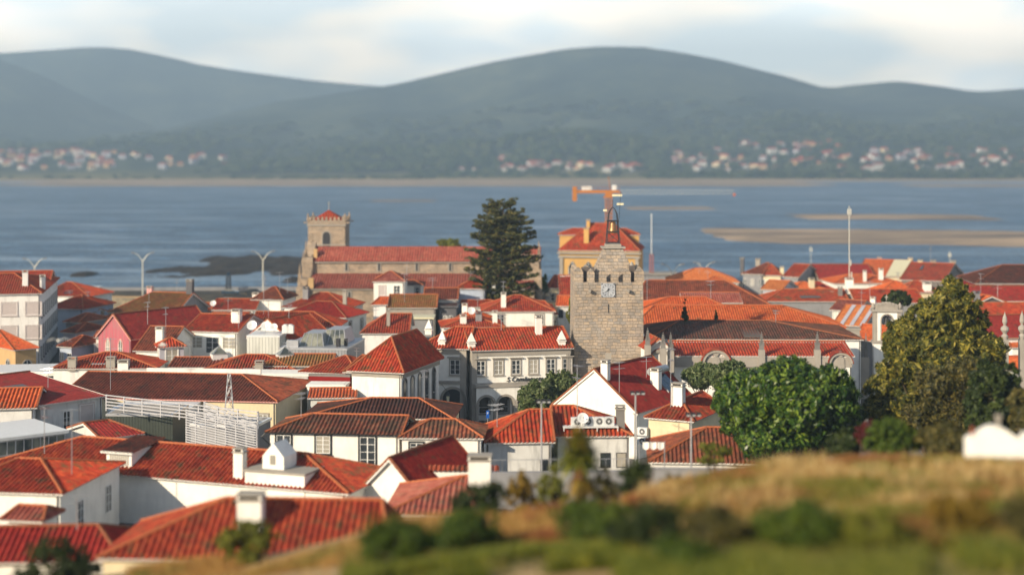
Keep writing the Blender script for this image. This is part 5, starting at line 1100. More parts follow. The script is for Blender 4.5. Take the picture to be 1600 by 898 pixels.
for x in (2.6,3.3): 
    b=MB(); b.cbox((h.w*.5+x,3,h.ze),.9,.8,1.1,0); b.lathe([(.3,0),(.3,.15),(.001,.15)],(h.w*.5+x,3,h.ze+1.1),10); h.put(b.build('rooftop_unit',['wmetal'],h.root))
# glass pyramid
for px,py,Y,lab in ((342,552,191,'small glass pyramid skylight between the two red skylight roofs'),(445,553,188,'small glass pyramid skylight in front of the ribbed grey wing')):
    p=P(px,py,Y); r0=empty('glass_pyramid',(p.x,p.y,0),.4,lab,'skylight'); b=MB(); z=p.z; s_=.95
    c=[(-s_,-s_,z),(s_,-s_,z),(s_,s_,z),(-s_,s_,z)]; ap=(0,0,z+.95)
    for i in range(4): b.poly([c[i],c[(i+1)%4],ap],0); b.tube(c[i],ap,.04,4,1); b.tube(c[i],c[(i+1)%4],.05,4,1)
    b.box(-s_,s_,-s_,s_,z-1.6,z-.01,2); b.build('glazing',['glass2','metal','wmetal'],r0)
# red gabled F7
h=H('deep_red_gable_house','two storey house with ribbed front and plain deep red slope beside the square',(541,579),631,-17,8.2,13,527,'y',hl=5.0,hr=0,cx=694,wall='white',roof='r_red',o=.5,wins=[])
w_,d_,o_,ze_=h.dims
for i in range(5):
    y=1.6+(d_-3)*i/4.4
    add_window(h.root,h.dims,'r',y,.9,1.0,5.2,'dark',1)
b=MB(); b.box(w_-o_,w_-o_+.14,o_,d_-o_,ze_-.7,ze_-.05,0); b.box(o_,w_-o_,o_-.1,o_-.003,ze_-.6,ze_-.05,0); b.build('frieze',['trim'],h.root)
b=MB(); 
for i in (1,2,3): y=1.6+(d_-3)*i/4.4; b.box(w_-o_+.1,w_-o_+.6,y-.9,y+.9,ze_-6.0,ze_-5.0,0)
b.build('balcony',['crimson'],h.root)
# --- big mid roofs
H('long_dark_roof_building','long building with dark ribbed roof and cream right wall behind the louvred terrace',(92,620),434,-8,6.0,13,583,hl=0,hr=6.5,cx=494,wall='cream',roof='r_brown',fasc='pinkf',ridge='ridge',ant=[(.2,.15,6)],wins=[('f',1.4,1,1.4,'stone',[.93])])
b=empty('parapet_wall',(P(229,583,174).x,174,0),R(-5),'long white parapet capping the wall above the dark ribbed roof','wall')
q=MB(); q.box(0,13.5,0,.35,7.4,7.85,0); q.box(-3,0,0,.3,5.5,7.6,1); q.box(0,13.5,.02,.33,-1,7.4,1); q.build('parapet',['clean','dirty'],b)
H('flat_white_building','low white flat building with ribbon windows at the left edge',(-30,583),104,8,5.2,8,0,'flat',wall='clean',roof='wmetal',fasc='clean',o=.1,wins=[('f',.5,1.0,.9,'hole',9)],cat='building')
# --- left front
H('maroon_low_roof_house','cream walled house with plain maroon low roof at the left',(62,633),167,50,8,14,592,'shed',hl=0,hr=0,wall='dirty',roof='r_deep',amp=.02,rise=1.2,ridge='ridge_d',wins=[('f',.6,1.6,2.,'shut',[.72]),('f',1.,.8,2.,'plain',[.42])],sky=[(.1,.45,.35,.62,'cdark')])
H('orange_edge_roof_house','orange ribbed roof at the left edge above the conservatory',(-60,640),58,10,7.9,9,616,'x',wall='white',roof='r_orange',hl=0,hr=0,rise=1.3)
h=H('conservatory','glazed conservatory with pale sheet roof at the left edge',(-60,692),108,40,7.6,8,0,'flat',wall='glass2',roof='wmetal',fasc='wmetal',o=.3,cat='conservatory')
w_,d_,o_,ze_=h.dims; b=MB(); n=int(w_/.75)
for i in range(n+1): x=o_+(w_-2*o_)*i/n; b.box(x-.05,x+.05,o_-.08,o_-.003,ze_-3.2,ze_-.25,0)
for zz in (ze_-3.2,ze_-1.6,ze_-.35): b.box(o_,w_-o_,o_-.1,o_-.003,zz-.06,zz+.06,0)
n=int(d_/.75)
for i in range(n+1): y=o_+(d_-2*o_)*i/n; b.box(w_-o_+.003,w_-o_+.08,y-.05,y+.05,ze_-3.2,ze_-.25,0)
b.build('glazing_frame',['metal'],h.root); b=MB(); b.box(o_-.05,w_-o_+.05,o_-.12,d_-o_,h.base,ze_-3.26,0); b.build('base_wall',['crimson'],h.root)
H('maroon_shed_house','small white house with plain maroon roof beside the conservatory',(156,686),227,40,6.2,7,656,hl=0,hr=2,lx=104,wall='dirty',roof='r_deep',amp=.02,ridge='ridge_d',rise=1.,wins=[('f',.5,1.5,.8,'plain',[.5])])
H('green_clad_box','box clad in dark green corrugated sheet in the courtyard',(165,646),270,-3,6.6,6,0,'flat',wall='cgreen',roof='trim',fasc='metal',o=.02,cat='building')
H('roof_plant_box','low white rooftop box behind the green clad box',(168,640),290,-4,7.2,6,0,'flat',Yfix=157,wall='dirty',roof='wmetal',fasc='wmetal',o=.05,cat='building')
def louvre(px0,px1,py0,py1,Y0,Y1,lab,n,posts,base=False,cat='louvre screen'):
    A=P(px0,py0,Y0); B=P(px1,py0,Y1); zt=A.z; zb=P(px0,py1,Y0).z; dv=(B-A); L_=math.hypot(dv.x,dv.y); r0=empty('louvre_screen',(A.x,A.y,0),math.atan2(dv.y,dv.x),lab,cat)
    s_=MB()
    for i in range(n):
        z=zb+(zt-zb)*i/(n-1); s_.box(0,L_,-.02,.05,z-.05,z+.05,0)
    s_.build('slats',['slat'],r0,); s_=None
    for i in range(posts):
        p=MB(); x=L_*i/(posts-1); p.box(x-.06,x+.06,.055,.17,zb-(.3 if not base else 8),zt+.05,0); p.build('post',['slat'],r0)
    return r0
louvre(165,402,617,637,149,139,'long white slatted railing round the courtyard terrace',5,9)
louvre(290,400,640,697,142,134,'white louvred screen wall hiding a stairwell in the courtyard',16,8,True)
louvre(318,400,628,650,150,140,'upper white slatted screen behind the louvred stairwell',8,5)
H('stair_building','pale block inside the louvred screens',(296,662),398,-10,6.1,5,0,'flat',wall='grey',roof='rust_slab',fasc='wmetal',o=.1,Yfix=146,cat='building')  # grey wall stands in for the shade behind the slats
# roof lattice mast
def lattice(root,x,y,z0,z1,w0,w1,r=.04,n=6,mat_='metal',name='lattice'):
    b=MB(); cs=[(-1,-1),(1,-1),(1,1),(-1,1)]
    P_=lambda k,t:(x+cs[k][0]*(w0+(w1-w0)*t)/2,y+cs[k][1]*(w0+(w1-w0)*t)/2,z0+(z1-z0)*t)
    for k in range(4): b.tube(P_(k,0),P_(k,1),r,4)
    for i in range(n):
        for k in range(4): b.tube(P_(k,i/n),P_((k+1)%4,(i+1)/n),r*.6,3); b.tube(P_((k+1)%4,i/n),P_(k,(i+1)/n),r*.6,3); b.tube(P_(k,(i+1)/n),P_((k+1)%4,(i+1)/n),r*.6,3)
    return b.build(name,[mat_],root)
p=P(358,628,148); r0=empty('lattice_mast',(p.x,p.y,0),.3,'short tapered lattice mast standing over the white railing','mast'); lattice(r0,0,0,4,P(358,584,148).z,1.3,.25)
# --- front centre
H('dark_hip_house','house with dark brown hip roof behind the black framed windows',(470,652),709,-4,6.4,8.5,622,wall='cream',roof='r_dark',ridge='ridge',hl=6.5,hr=4)
hh=H('black_window_house','white house with mottled old roof and four black framed windows',(414,675),628,-7,8.6,6.6,648,hl=3.4,hr=0,wall='clean',roof='r_old',fasc='black',o=.35,wins=[('f',.25,1.25,1.5,'black',[.42]),('f',.25,1.25,2.6,'black',[.13]),('f',.25,1.35,2.6,'black',[.745])])
q=H('right_wing','',(622,684),756,-2,8.5,6,655,hl=2.6,hr=2.6,wall='clean',roof='r_old',fasc='fasc',into=hh.root,o=.3); q.put(add_window(hh.root,q.dims,'f',q.w*.21,.45,1.1,1.3,'black'))
b=MB(); b.path([(.1,.1,hh.ze),(-.3,.0,hh.ze-.4),(.3,.25,hh.ze-1.0),(.3,.25,hh.ze-5)],.06,5); b.build('drainpipe',['black'],hh.root)
h=H('hip_roof_annexe','grey stained house with red hip roof and pole light beside the white gable house',(757,692),868,4,7.7,8,640,wall='dirty',roof='r_red',hl=4.2,hr=0,wins=[('f',1.5,.8,1.,'hole',[.85])])
q=H('ac_annexe','stained white house with air conditioners on a roof platform',(866,682),990,3,7.8,8,634,wall='dirty',roof='r_red',hl=0,hr=5,wins=[('f',1.5,.9,1.3,'hole',[.4,.65,.85])],chim=[(.86,.2,.75,1.7,'trimd')],ant=[(.3,.1,6)],dish=[])
def ac(x,y,z,root,put=lambda o:o,rz=0):
    b=MB(); b.box(-.5,.5,-.2,.2,0,.75,0); b.tube((0,-.205,.38),(0,-.22,.38),.29,14,1); b.tube((0,-.222,.38),(0,-.235,.38),.10,10,0)
    for i in range(5): b.box(-.27,.27,-.238,-.23,.16+i*.1,.175+i*.1,0)
    o=b.build('air_conditioner',['wmetal','dmetal'],root); o.location=(x,y,z); o.rotation_euler=(0,0,rz); return put(o)
zp=q.ze+.75; b=MB(); b.box(q.w*.12,q.w*.82,.5,2.0,zp-.1,zp,0)
for x in (.13,.33,.55,.81): b.tube((q.w*x,.55,zp-.1),(q.w*x,.55,q.ze-.3),.05,5,0)
b.build('platform',['wmetal'],q.root)
for x in (.30,.44,.58,.70): ac(q.w*x,1.2,zp,q.root,rz=R(8))
dishmb(q.w*.37,.7,zp+.2,.5,q.root)
h=H('white_gable_front_house','white gabled house with maroon roof, solar heater and chimneys in the centre',(862,632),996,-33,6.0,13,577,'y',hl=0,hr=0,wall='clean',roof='r_deep',fasc='clean',ridge='ridge_d',amp=.035,o=.2,chim=[(.60,.05,.8,1.5,'clean'),(.80,.62,1.,1.6,'clean')],ant=[(.78,.02,3.5),(.7,.6,2.5)],sky=[])
# solar water heater
w_,d_=h.w,h.d; zf=lambda x,y:h.roofz(x,y)
x0,y0=w_*.86,d_*.62; s_=MB(); a_=Vector((w_*.80,d_*.72,zf(w_*.80,d_*.72)+.18)); 
pn=MB(); X0,X1=w_*.72,w_*.90
for k in (0,1):
    ya,yb=d_*(.70+.1*k),d_*(.795+.1*k); pn.poly([(X1,ya,zf(X1,ya)+.22),(X1,yb,zf(X1,yb)+.22),(X0,yb,zf(X0,yb)+.22),(X0,ya,zf(X0,ya)+.22)],0); pn.poly([(X1,ya,zf(X1,ya)),(X1,ya,zf(X1,ya)+.22),(X0,ya,zf(X0,ya)+.22),(X0,ya,zf(X0,ya))],1)
pn.build('solar_panel',['solar','metal'],h.root)
tk=MB(); zt_=zf(X0,d_*.7)+.75; tk.tube((X0,d_*.64,zt_),(X0,d_*.92,zt_),.42,14,0); 
for yy in (.68,.88): tk.tube((X0,d_*yy,zt_),(X0,d_*yy,zt_-.9),.05,5,1)
tk.build('water_tank',['metal','metal'],h.root,True)
h=H('red_hip_corner_house','cream walled house with bright red hip roof in front of the maroon roof',(1006,652),1084,-28,7.3,9,624,'y',hl=3.2,hr=0,wall='cream',roof='r_red',wins=[('f',1.3,1.1,1.9,'cream',[.58])],chim=[(.5,.28,1.1,1.7,'clean')],ant=[(.4,.2,6)],fasc='fasc')
ac(h.w*-.02,.0,h.ze-2.6,h.root); ac(h.w*-.02,.0,h.ze-1.7,h.root)
H('brown_tile_roof_house','low house with dark brown red tiled roof beside the big green tree',(1013,722),1200,-4,6.6,10,668,wall='clean',roof='r_brown',hl=5.2,hr=3,fasc='clean')
H('white_parapet_house','white flat house with satellite dish behind the solar heater',(1110,618),1150,-20,6.0,7,0,'flat',wall='clean',roof='clean',fasc='clean',o=.05,dish=[(.3,.2,.6)],chim=[])
# --- near left roofs
h=H('long_near_house','long near white house with ribbed red hip roof, dormer and rooftop turret',(-20,724),545,-20,7.7,11,695,hl=6,hr=6,wall='clean',roof='r_red',cx=622,chim=[(.70,.12,.8,1.8,'clean')],ant=[(.13,.2,4)],ridge='ridge',o=.4)
w_,d_,ze_=h.w,h.d,h.ze
def local(hh,px,Y):
    X=(px-800)*Y/F; ox,oy,oa=hh.origin; dx,dy=X-ox,Y-oy; return dx*math.cos(-oa)-dy*math.sin(-oa),dx*math.sin(-oa)+dy*math.cos(-oa)
lx,ly=local(h,212,119); b=MB(); zz=ze_+.25; b.box(lx-1.15,lx+1.15,1.0,5,zz,zz+1.35,0); b.box(lx-.85,lx+.85,.95,.997,zz+.25,zz+1.1,1)
for i in range(9): x=lx-.8+1.6*i/8; b.box(x-.03,x+.03,.9,.947,zz+.25,zz+1.1,0)
dm=b.build('dormer',['clean','glass'],h.root); r=MB(); corr_face(r,[(lx-1.45,.6,zz+1.35),(lx+1.45,.6,zz+1.35),(lx+1.45,5.3,zz+1.75),(lx-1.45,5.3,zz+1.75)]); r.box(lx-1.45,lx+1.45,.6,.7,zz+1.2,zz+1.38,1); r.build('dormer_roof',['r_brown','fasc'],dm)
lx,ly=local(h,422,111); b=MB(); zz=ze_-.2; b.box(lx-2.4,lx+2.6,.3,3.4,zz-2,zz+1.2,0); b.box(lx-2.5,lx+2.7,.2,3.5,zz+1.2,zz+1.35,1); b.box(lx-1.3,lx+.5,1.0,3,zz+1.35,zz+2.3,0); b.prism([(lx-1.3,zz+2.3),(lx+.5,zz+2.3),(lx-.4,zz+3.3)],1.0,3.0,0); b.box(lx-.65,lx-.2,.96,.998,zz+1.7,zz+2.4,2); b.build('rooftop_turret',['clean','trim','glass'],h.root)
H('near_dark_roof_house','near house with dark shaded roof right of the long ribbed roof',(556,770),660,-26,7.0,10,716,'y',hl=0,hr=0,wall='clean',roof='r_deep',ridge='ridge_d')  # shade of the right-facing roof put into darker tiles
h=H('near_hip_house','near white house with deep red hip roof at the left edge',(-90,766),98,-8,8.9,9,717,'x',hl=3,hr=4.2,cx=196,wall='clean',roof='r_red',fasc='clean',wins=[('r',1.2,1.,2.,'plain',[.33,.78]),('f',1.2,1.,2.,'plain',[.3])],ant=[(.85,.4,5)])
H('tiled_wall_house','near low roof of pale red tiles beside a white chimney',(598,803),760,-3,8.8,9,744,wall='clean',roof='r_pale',hl=5,hr=1.5,chim=[(.9,.4,1.5,2.2,'clean')],ridge='ridge')
b=empty('garden_wall',(P(632,742,114).x,114,0),R(-2),'white garden wall with tiled coping in front of the black window house','wall'); q=MB(); L_=P(780,742,114).x-P(632,742,114).x; zt=P(640,733,114).z; q.box(0,L_,0,.3,0,zt,0); c=MB(); corr_face(c,[(0,-.25,zt),(L_,-.25,zt),(L_,.2,zt+.3),(0,.2,zt+.3)]); q.build('wall',['clean'],b); c.build('tile_coping',['r_brown'],b)
h=H('nearest_red_roof_house','nearest long house with weathered red roof at the bottom left',(150,872),610,-3,11.0,8,780,wall='cream',roof='r_red',hl=6,hr=1,fasc='fasc',chim=[(.50,.25,1.3,1.6,'clean')],o=.3)
H('nearest_dark_roof_house','nearest dark roofed house in the bottom left corner',(-60,880),190,4,9.4,7,822,wall='clean',roof='r_deep',hl=0,hr=2,ridge='ridge_d')
H('small_near_house','small near white block with pink tiled coping at the left edge',(0,812),66,-10,9.2,3,801,wall='clean',roof='r_pale',hl=.5,hr=.5,rise=.6)
H('wall_house','grey walled yard building right of the black window house',(757,716),930,4,5.8,5,0,'flat',wall='grey',roof='trim',fasc='trim',o=.05,cat='building')
# terrace, railings, walls
b=empty('yard_wall',(P(760,0,112).x,112,0),R(3),'long grey retaining wall with railing below the stained houses','wall'); q=MB(); q.box(0,11,0,.4,2,P(0,738,112).z,0); q.build('wall',['grey'],b)
g=MB(); zt=P(0,738,112).z
for i in range(18): g.tube((i*.6,.2,zt),(i*.6,.2,zt+.9),.02,4)
g.tube((0,.2,zt+.9),(11,.2,zt+.9),.03,4); g.build('railing',['metal'],b)
b=empty('boundary_wall',(P(1000,0,96).x,96,0),R(-2),'dark grey boundary wall behind the dry grass','wall'); q=MB(); q.box(0,9.5,0,.4,1,P(0,733,96).z,0); q.box(-.1,9.6,-.06,.46,P(0,733,96).z,P(0,731,96).z,0); q.build('wall',['grey'],b)
# ================================================================ masts, lamps, crane, small things
def double_lamp(px,pyt,Y,lab,span=.9):
    p=P(px,pyt,Y); z0=gz(p.x,Y)-.2; r0=empty('street_lamp',(p.x,Y,0),R(6),lab,'street lamp','double armed lamps along the quay'); b=MB(); zt=p.z
    b.tube((0,0,z0),(0,0,zt-1.9),.15,8,0,.12); b.build('pole',['lamp'],r0)
    for s_ in (-1,1):
        a=MB(); a.path([(0,0,zt-1.95),(s_*.45,0,zt-1.3),(s_*1.0,0,zt-.5),(s_*1.7,0,zt-.1),(s_*2.1,0,zt)],.10,6,0,.07); a.build('arm',['lamp'],r0,True)
        l=MB(); l.box(-.45,.45,-.16,.16,-.12,.1,0); o=l.build('lamp_head',['trimd'],r0); o.location=(s_*2.2,0,zt+.05); o.rotation_euler=(0,R(-12*s_),0)
double_lamp(54,404,330,'double armed street lamp behind the tall building at the left')
double_lamp(223,395,345,'tall double armed street lamp on the quay left of the rock island')
double_lamp(411,393,335,'tall double armed street lamp just left of the church')
double_lamp(1051,413,330,'double armed street lamp between clock tower and orange quay house')
double_lamp(1100,410,345,'double armed street lamp behind the orange quay house')
def flood(px,pyt,Y,lab):
    p=P(px,pyt,Y); z0=gz(p.x,Y)-.2; r0=empty('floodlight_pole',(p.x,Y,0),0,lab,'lamp post','floodlight poles by the near houses'); b=MB(); b.tube((0,0,z0),(0,0,p.z),.09,8,0,.06); b.tube((-.3,0,p.z),(.75,0,p.z+.05),.04,5); b.build('pole',['metal'],r0)
    for x in (-.25,.15,.55): 
        l=MB(); l.box(-.15,.15,-.14,.14,-.05,.14,0); l.box(-.13,.13,-.15,-.141,-.03,.11,1); o=l.build('floodlight',['dmetal','wmetal'],r0); o.location=(x,-.05,p.z+.1); o.rotation_euler=(R(25),0,.2)
flood(846,629,118,'grey floodlight pole in front of the red hip roof annexe'); flood(993,616,116,'grey floodlight pole in front of the white gable front house')
flood(1080,650,112,'short floodlight pole in front of the red hip corner house')
# masts
def mast(px,pyt,Y,lab,w,mt,cat='mast',z0=None,lat=False):
    p=P(px,pyt,Y); z0=gz(p.x,Y)-.3 if z0 is None else z0; r0=empty('radio_mast',(p.x,Y,0),0,lab,cat)
    if lat:
        zm=z0+(p.z-z0)*.55; lattice(r0,0,0,z0,zm,w,w*.8,.05,14,mt,'lattice'); b=MB(); b.tube((0,0,zm),(0,0,p.z),.10,6); b.build('upper_pole',[ 'wmetal'],r0)
    else:
        b=MB(); b.tube((0,0,z0),(0,0,p.z),w,8,0,w*.6); b.build('pole',[mt],r0)
        for dz,x in ((.6,.25),(.6,-.25),(9.5,.25),(11.6,.4)): 
            a=MB(); a.box(x-.09,x+.09,-.08,.08,p.z-dz-.9,p.z-dz+.1,0); a.tube((0,0,p.z-dz-.5),(x,0,p.z-dz-.5),.03,4); a.build('aerial',['lamp'],r0)
mast(1327,322,262,'tall thin telephone mast rising over the right hand roofs',.10,'lamp')
mast(1018,334,345,'red and white lattice mast beside the clock tower',.95,'rusty',lat=True)
mast(1267,384,400,'thin aerial pole on the quay above the maroon shed',.07,'lamp'); mast(1484,392,380,'short aerial pole above the boarded warehouse',.09,'lamp')
# crane
def crane():
    Y=395.; p=P(951,303,Y); zj=p.z; r0=empty('tower_crane',(p.x,Y,0),R(-3),'orange tower crane with long pale jib over the river','crane')
    lattice(r0,0,0,-1.5,zj-.8,1.7,1.7,.14,22,'crane','mast'); b=MB(); b.box(-1.,1.,-1,1,zj-1.0,zj+.2,0); b.box(-1.4,-.9,-.4,.4,zj-1.1,zj-.6,0); b.build('slewing_ring',['crane'],r0)
    k=F/Y; xl,xr,xe=(895-951)/k,(968-951)/k,(1146-951)/k
    b=MB(); b.box(xl,xr,-.6,.6,zj+.2,zj+1.0,0); b.box(xr,xr+.5,-.5,.5,zj-.1,zj+.4,0); 
    for i in range(12): x=xl+(xr-xl)*i/11; b.tube((x,-.6,zj+1.),(x,-.6,zj+1.8),.05,4)
    b.tube((xl,-.6,zj+1.8),(xr,-.6,zj+1.8),.05,4); b.build('counter_jib',['crane'],r0)
    b=MB(); b.box(xl-.1,xl+1.1,-.8,.8,zj-1.9,zj+1.9,0); b.build('counterweight',['crane'],r0)
    b=MB(); b.box(xl+2.2,xl+5.0,-.5,.5,zj+1.02,zj+2.0,0); b.build('machinery',['wmetal'],r0); b=MB(); b.box(xr-2.,xr-.8,-.6,.6,zj+1.0,zj+2.3,0); b.build('cab',['wmetal'],r0)
    b=MB(); b.tube((.4,0,zj+1),(0,0,zj+4.6),.09,5); b.build('apex_pole',['crane'],r0)
    b=MB(); n=22
    for i in range(n):
        x0=xr+(xe-xr)*i/n; x1=xr+(xe-xr)*(i+1)/n; xm=(x0+x1)/2
        b.tube((x0,-.5,zj),(xm,0,zj+1.1),.035,3); b.tube((xm,0,zj+1.1),(x1,-.5,zj),.035,3)
    b.tube((xr,-.5,zj),(xe,-.5,zj),.03,4); b.tube((xr,0,zj+1.1),(xe,0,zj+1.1),.035,4); b.box(xe-.3,xe+.3,-.6,.6,zj-.5,zj+.2,1); b.build('jib',['lamp','rusty'],r0)
crane()
# navigation beacon, sea wall, stone bastion, car, people
p=P(357,457,380); r0=empty('beacon',(p.x,380,-1.3),0,'small lattice navigation beacon on the sea wall','beacon'); lattice(r0,0,0,0,4.0,1.2,.9,.09,4,'dmetal'); b=MB(); b.lathe([(.3,0),(.3,.5),(.4,.55),(.001,.9)],(0,0,4.0),10); b.build('light',['solar'],r0)
b=empty('sea_wall',(-170,378,-2),R(3),'long low dark stone sea wall along the river','wall'); q=MB(); q.box(0,124,0,1.2,-1,1.5,0); q.build('wall',['grey'],b)
b=empty('stone_bastion',(P(136,490,318).x,318,-2),R(-24),'old sunlit stone bastion wall with dry grass on top at the left','wall'); q=MB(); q.box(0,12,0,6,-1,4.6,0); q.box(-.1,12.1,-.1,.8,4.6,5.0,0); q.build('wall',['st_wall'],b); q=MB(); q.box(0,12,.8,6,4.6,4.75,0); q.build('turf',['tan'],b)
def car(px,Y,lab,mt):
    p=P(px,0,Y); z=gz(p.x,Y); r0=empty('parked_car',(p.x,Y,z+.02),R(4),lab,'car'); b=MB(); b.prism([(-2.1,.3),(2.1,.3),(2.15,.75),(1.2,.9),(.6,1.4),(-1.0,1.42),(-1.9,.95),(-2.15,.8)],-.85,.85,0); b.build('body',[mt],r0)
    b=MB(); b.prism([(-1.5,.95),(1.05,.92),(.55,1.34),(-.95,1.36)],-.87,.87,0); b.build('windows',['glass'],r0)
    for x in (-1.35,1.35):
        for y in (-.8,.8): w_=MB(); w_.tube((x,y-.1,.32),(x,y+.1,.32),.32,12); w_.build('wheel',['dmetal'],r0)
car(360,368,'dark blue car parked on the quay beside the beacon','solar'); car(397,368,'black car parked on the quay left of the white block','black')
def person(px,Y,lab,c1,sit=False,zb=None):
    p=P(px,0,Y); z=gz(p.x,Y) if zb is None else zb; h=1.7; bm_v=[(0,0,.9),(0,0,1.15),(0,0,1.42),(0,0,1.52),(0,0,1.68),(.11,0,.88),(.13,.02,.48),(.12,0,.06),(.12,-.12,.03),(-.11,0,.88),(-.13,-.05,.48),(-.12,.05,.06),(-.12,-.08,.03),(.2,0,1.4),(.27,0,1.12),(.24,-.1,.88),(-.2,0,1.4),(-.27,0,1.12),(-.24,-.1,.88)]
    e=[(0,1),(1,2),(2,3),(3,4),(0,5),(5,6),(6,7),(7,8),(0,9),(9,10),(10,11),(11,12),(2,13),(13,14),(14,15),(2,16),(16,17),(17,18)]
    rad=[.15,.14,.15,.06,.10,.10,.07,.045,.04,.10,.07,.045,.04,.06,.045,.035,.06,.045,.035]
    if sit: bm_v=[(x,y-.25*(1 if k in(6,7,8,10,11,12) else 0),max(.06,q-.5)) for k,(x,y,q) in enumerate(bm_v)]
    me=bpy.data.meshes.new('person'); me.from_pydata(bm_v,e,[]); me.materials.append(M[c1]); o=bpy.data.objects.new('person',me); COL.objects.link(o); o.location=(p.x,Y,z)
    m=o.modifiers.new('skin','SKIN'); sd=me.skin_vertices[0].data
    for i,r in enumerate(rad): sd[i].radius=(r,r)
    sd[0].use_root=True; o.modifiers.new('sub','SUBSURF').levels=1; tag(o,lab,'person'); return o
zb=2.75
person(144,319,'distant person in pale clothes standing on the bastion','clean',zb=zb); person(150,320,'distant person in dark clothes sitting on the bastion','dmetal',True,zb=zb); person(171,323,'distant person in orange top walking on the quay path','rusty',zb=2.0)
b=empty('quay_path_wall',(P(165,0,322).x,322,-1),R(-4),'low pale path embankment with dry grass right of the bastion','wall'); q=MB(); q.box(-2,12,0,9,-1,2.98,0); q.build('bank',['tan'],b)
# seagull
def gull(px,py,Y,lab,rz,k=1.):
    p=P(px,py,Y); r0=empty('seagull',p,rz,lab,'seagull'); b=MB(); b.lathe([(.001,-.30),(.05,-.2),(.10,0),(.085,.14),(.05,.22),(.055,.27),(.001,.33)],n=10)
    q=MB(); 
    for f in b.f: q.poly([(b.v[i][0],b.v[i][2]*-1,b.v[i][1]) for i in f],0)
    q.build('body',['clean'],r0,True)
    for s_ in (-1,1):
        g=MB(); pts=[(.05,0,.03),(.32*k,-.05,.14),(.68*k,.08,.02)]; c=[.17,.14,.04]
        for i in range(2): 
            (x0,y0,z0),(x1,y1,z1)=pts[i],pts[i+1]; g.poly([(s_*x0,y0-c[i]*.5,z0),(s_*x1,y1-c[i+1]*.5,z1),(s_*x1,y1+c[i+1]*.5,z1-.01),(s_*x0,y0+c[i]*.5,z0-.02)],0); g.poly([(s_*x0,y0-c[i]*.5,z0-.02),(s_*x1,y1-c[i+1]*.5,z1-.02),(s_*x1,y1+c[i+1]*.5,z1-.03),(s_*x0,y0+c[i]*.5,z0-.04)],0)
        g.build('wing',['clean'],r0)
gull(92,532,90,'white seagull gliding with spread wings over the dark left street',R(180)+.3)
gull(254,539,100,'pale seagull banking in front of the small roof turret',R(120),.9)
# laundry
b=empty('washing_line',(P(1003,0,116).x,116,0),R(-3),'washing line with white sheets beside the floodlight pole','washing line'); z=P(0,691,116).z; q=MB(); q.tube((-.2,0,z+.05),(1.75,0,z+.05),.015,4)
for x in (-.2,1.75): q.tube((x,0,z-2),(x,0,z+.1),.04,5)
q.build('line',['metal'],b)
for i in range(3):
    q=MB(); x0=.05+i*.57; n=8
    for k in range(n):
        a0,a1=x0+.5*k/n,x0+.5*(k+1)/n; f_=lambda t:.05*math.sin(t*9); d_=lambda t:z-.4-.15*math.sin((t-x0)/.5*math.pi)
        q.poly([(a0,f_(a0),z+.04),(a1,f_(a1),z+.04),(a1,f_(a1)-.05,d_(a1)),(a0,f_(a0)-.05,d_(a0))],0)
    q.build('sheet',['clean'],b)
# blue parking sign on the square
p=P(762,0,176); r0=empty('blue_sign',(p.x,176,0),.1,'small blue street sign in front of the arcade','sign'); b=MB(); b.tube((0,0,-.2),(0,0,2.6),.04,6); b.build('post',['metal'],r0); b=MB(); b.box(-.18,.18,-.06,-.03,1.7,2.6,0); b.build('panel',['bluesign'],r0)
textmesh('letter','P',.38,r0,(-.11,-.068,2.15),'clean',.004)
p=P(719,0,180.5); r0=empty('wall_lantern',(P(700,0,179).x,179,0),0,'black hanging lantern in front of the left arch of the arcade','lantern'); z=P(0,617,179).z; b=MB(); b.tube((0,0,z-.1),(0,0,z-.9),.26,4,0,.16); b.build('glass',['paleY'],r0); b=MB(); b.tube((0,0,z-.1),(0,0,z+.45),.34,4,0,.03); b.tube((0,0,z+.4),(-.9,2.6,z+.9),.03,4); b.build('hood',['dmetal'],r0)
# cypress-like shrubs etc
def cone_tree(px,pyt,pyb,Y,wpx,leaf,lab,seed,n=1500,name='conifer',cat='tree'):
    p=P(px,pyt,Y); zb=P(px,pyb,Y).z; g=gz(p.x,Y); w_=wpx*Y/F/2; H_=p.z-zb
    bl=[(0,0,zb-g+H_*t,w_*(1.05-t),w_*(1.05-t),H_*.16) for t in (.12,.3,.48,.66,.84)]
    tree(name,lab,(p.x,Y,g),bl,n,.22,leaf,.12,cat,seed=seed,limbs=3,cr=.3)
cone_tree(1070,467,500,201,12,'dark','small dark pointed conifer in front of the orange hall',21)
cone_tree(1119,480,502,201,7,'dark','very small dark conifer right of the pointed one',22,600)
def round_tree(px0,px1,pyt,pyb,Y,leaf,lab,seed,n=9000,size=.3,name='tree',cat='tree',nb=9,depth=1.,squash=1.,**kw):
    cx=(px0+px1)/2; w_=(px1-px0)*Y/F/2; x=(cx-800)*Y/F; g=gz(x,Y); zt=HC-(pyt-HY)*Y/F; zb=HC-(pyb-HY)*Y/F; hh=(zt-zb)/2; zc=(zt+zb)/2-g; rs=random.Random(seed)
    bl=[(0,0,zc,w_*.72,w_*.72*depth,hh*.8)]
    for i in range(nb):
        a=2*math.pi*i/nb+rs.uniform(-.3,.3); e=rs.uniform(-.5,.8); r=rs.uniform(.30,.42)
        bl.append((math.cos(a)*w_*(1-r)*math.cos(e*.8),math.sin(a)*w_*(1-r)*depth*math.cos(e*.8),zc+hh*(1-r)*math.sin(e*1.4),w_*r,w_*r*depth,hh*r*1.1))
    bl.append((0,0,zc+hh*.62,w_*.4,w_*.4,hh*.38))
    return tree(name,lab,(x,Y,g),bl,n,size,leaf,max(.12,w_*.06),cat,seed=seed,**kw)
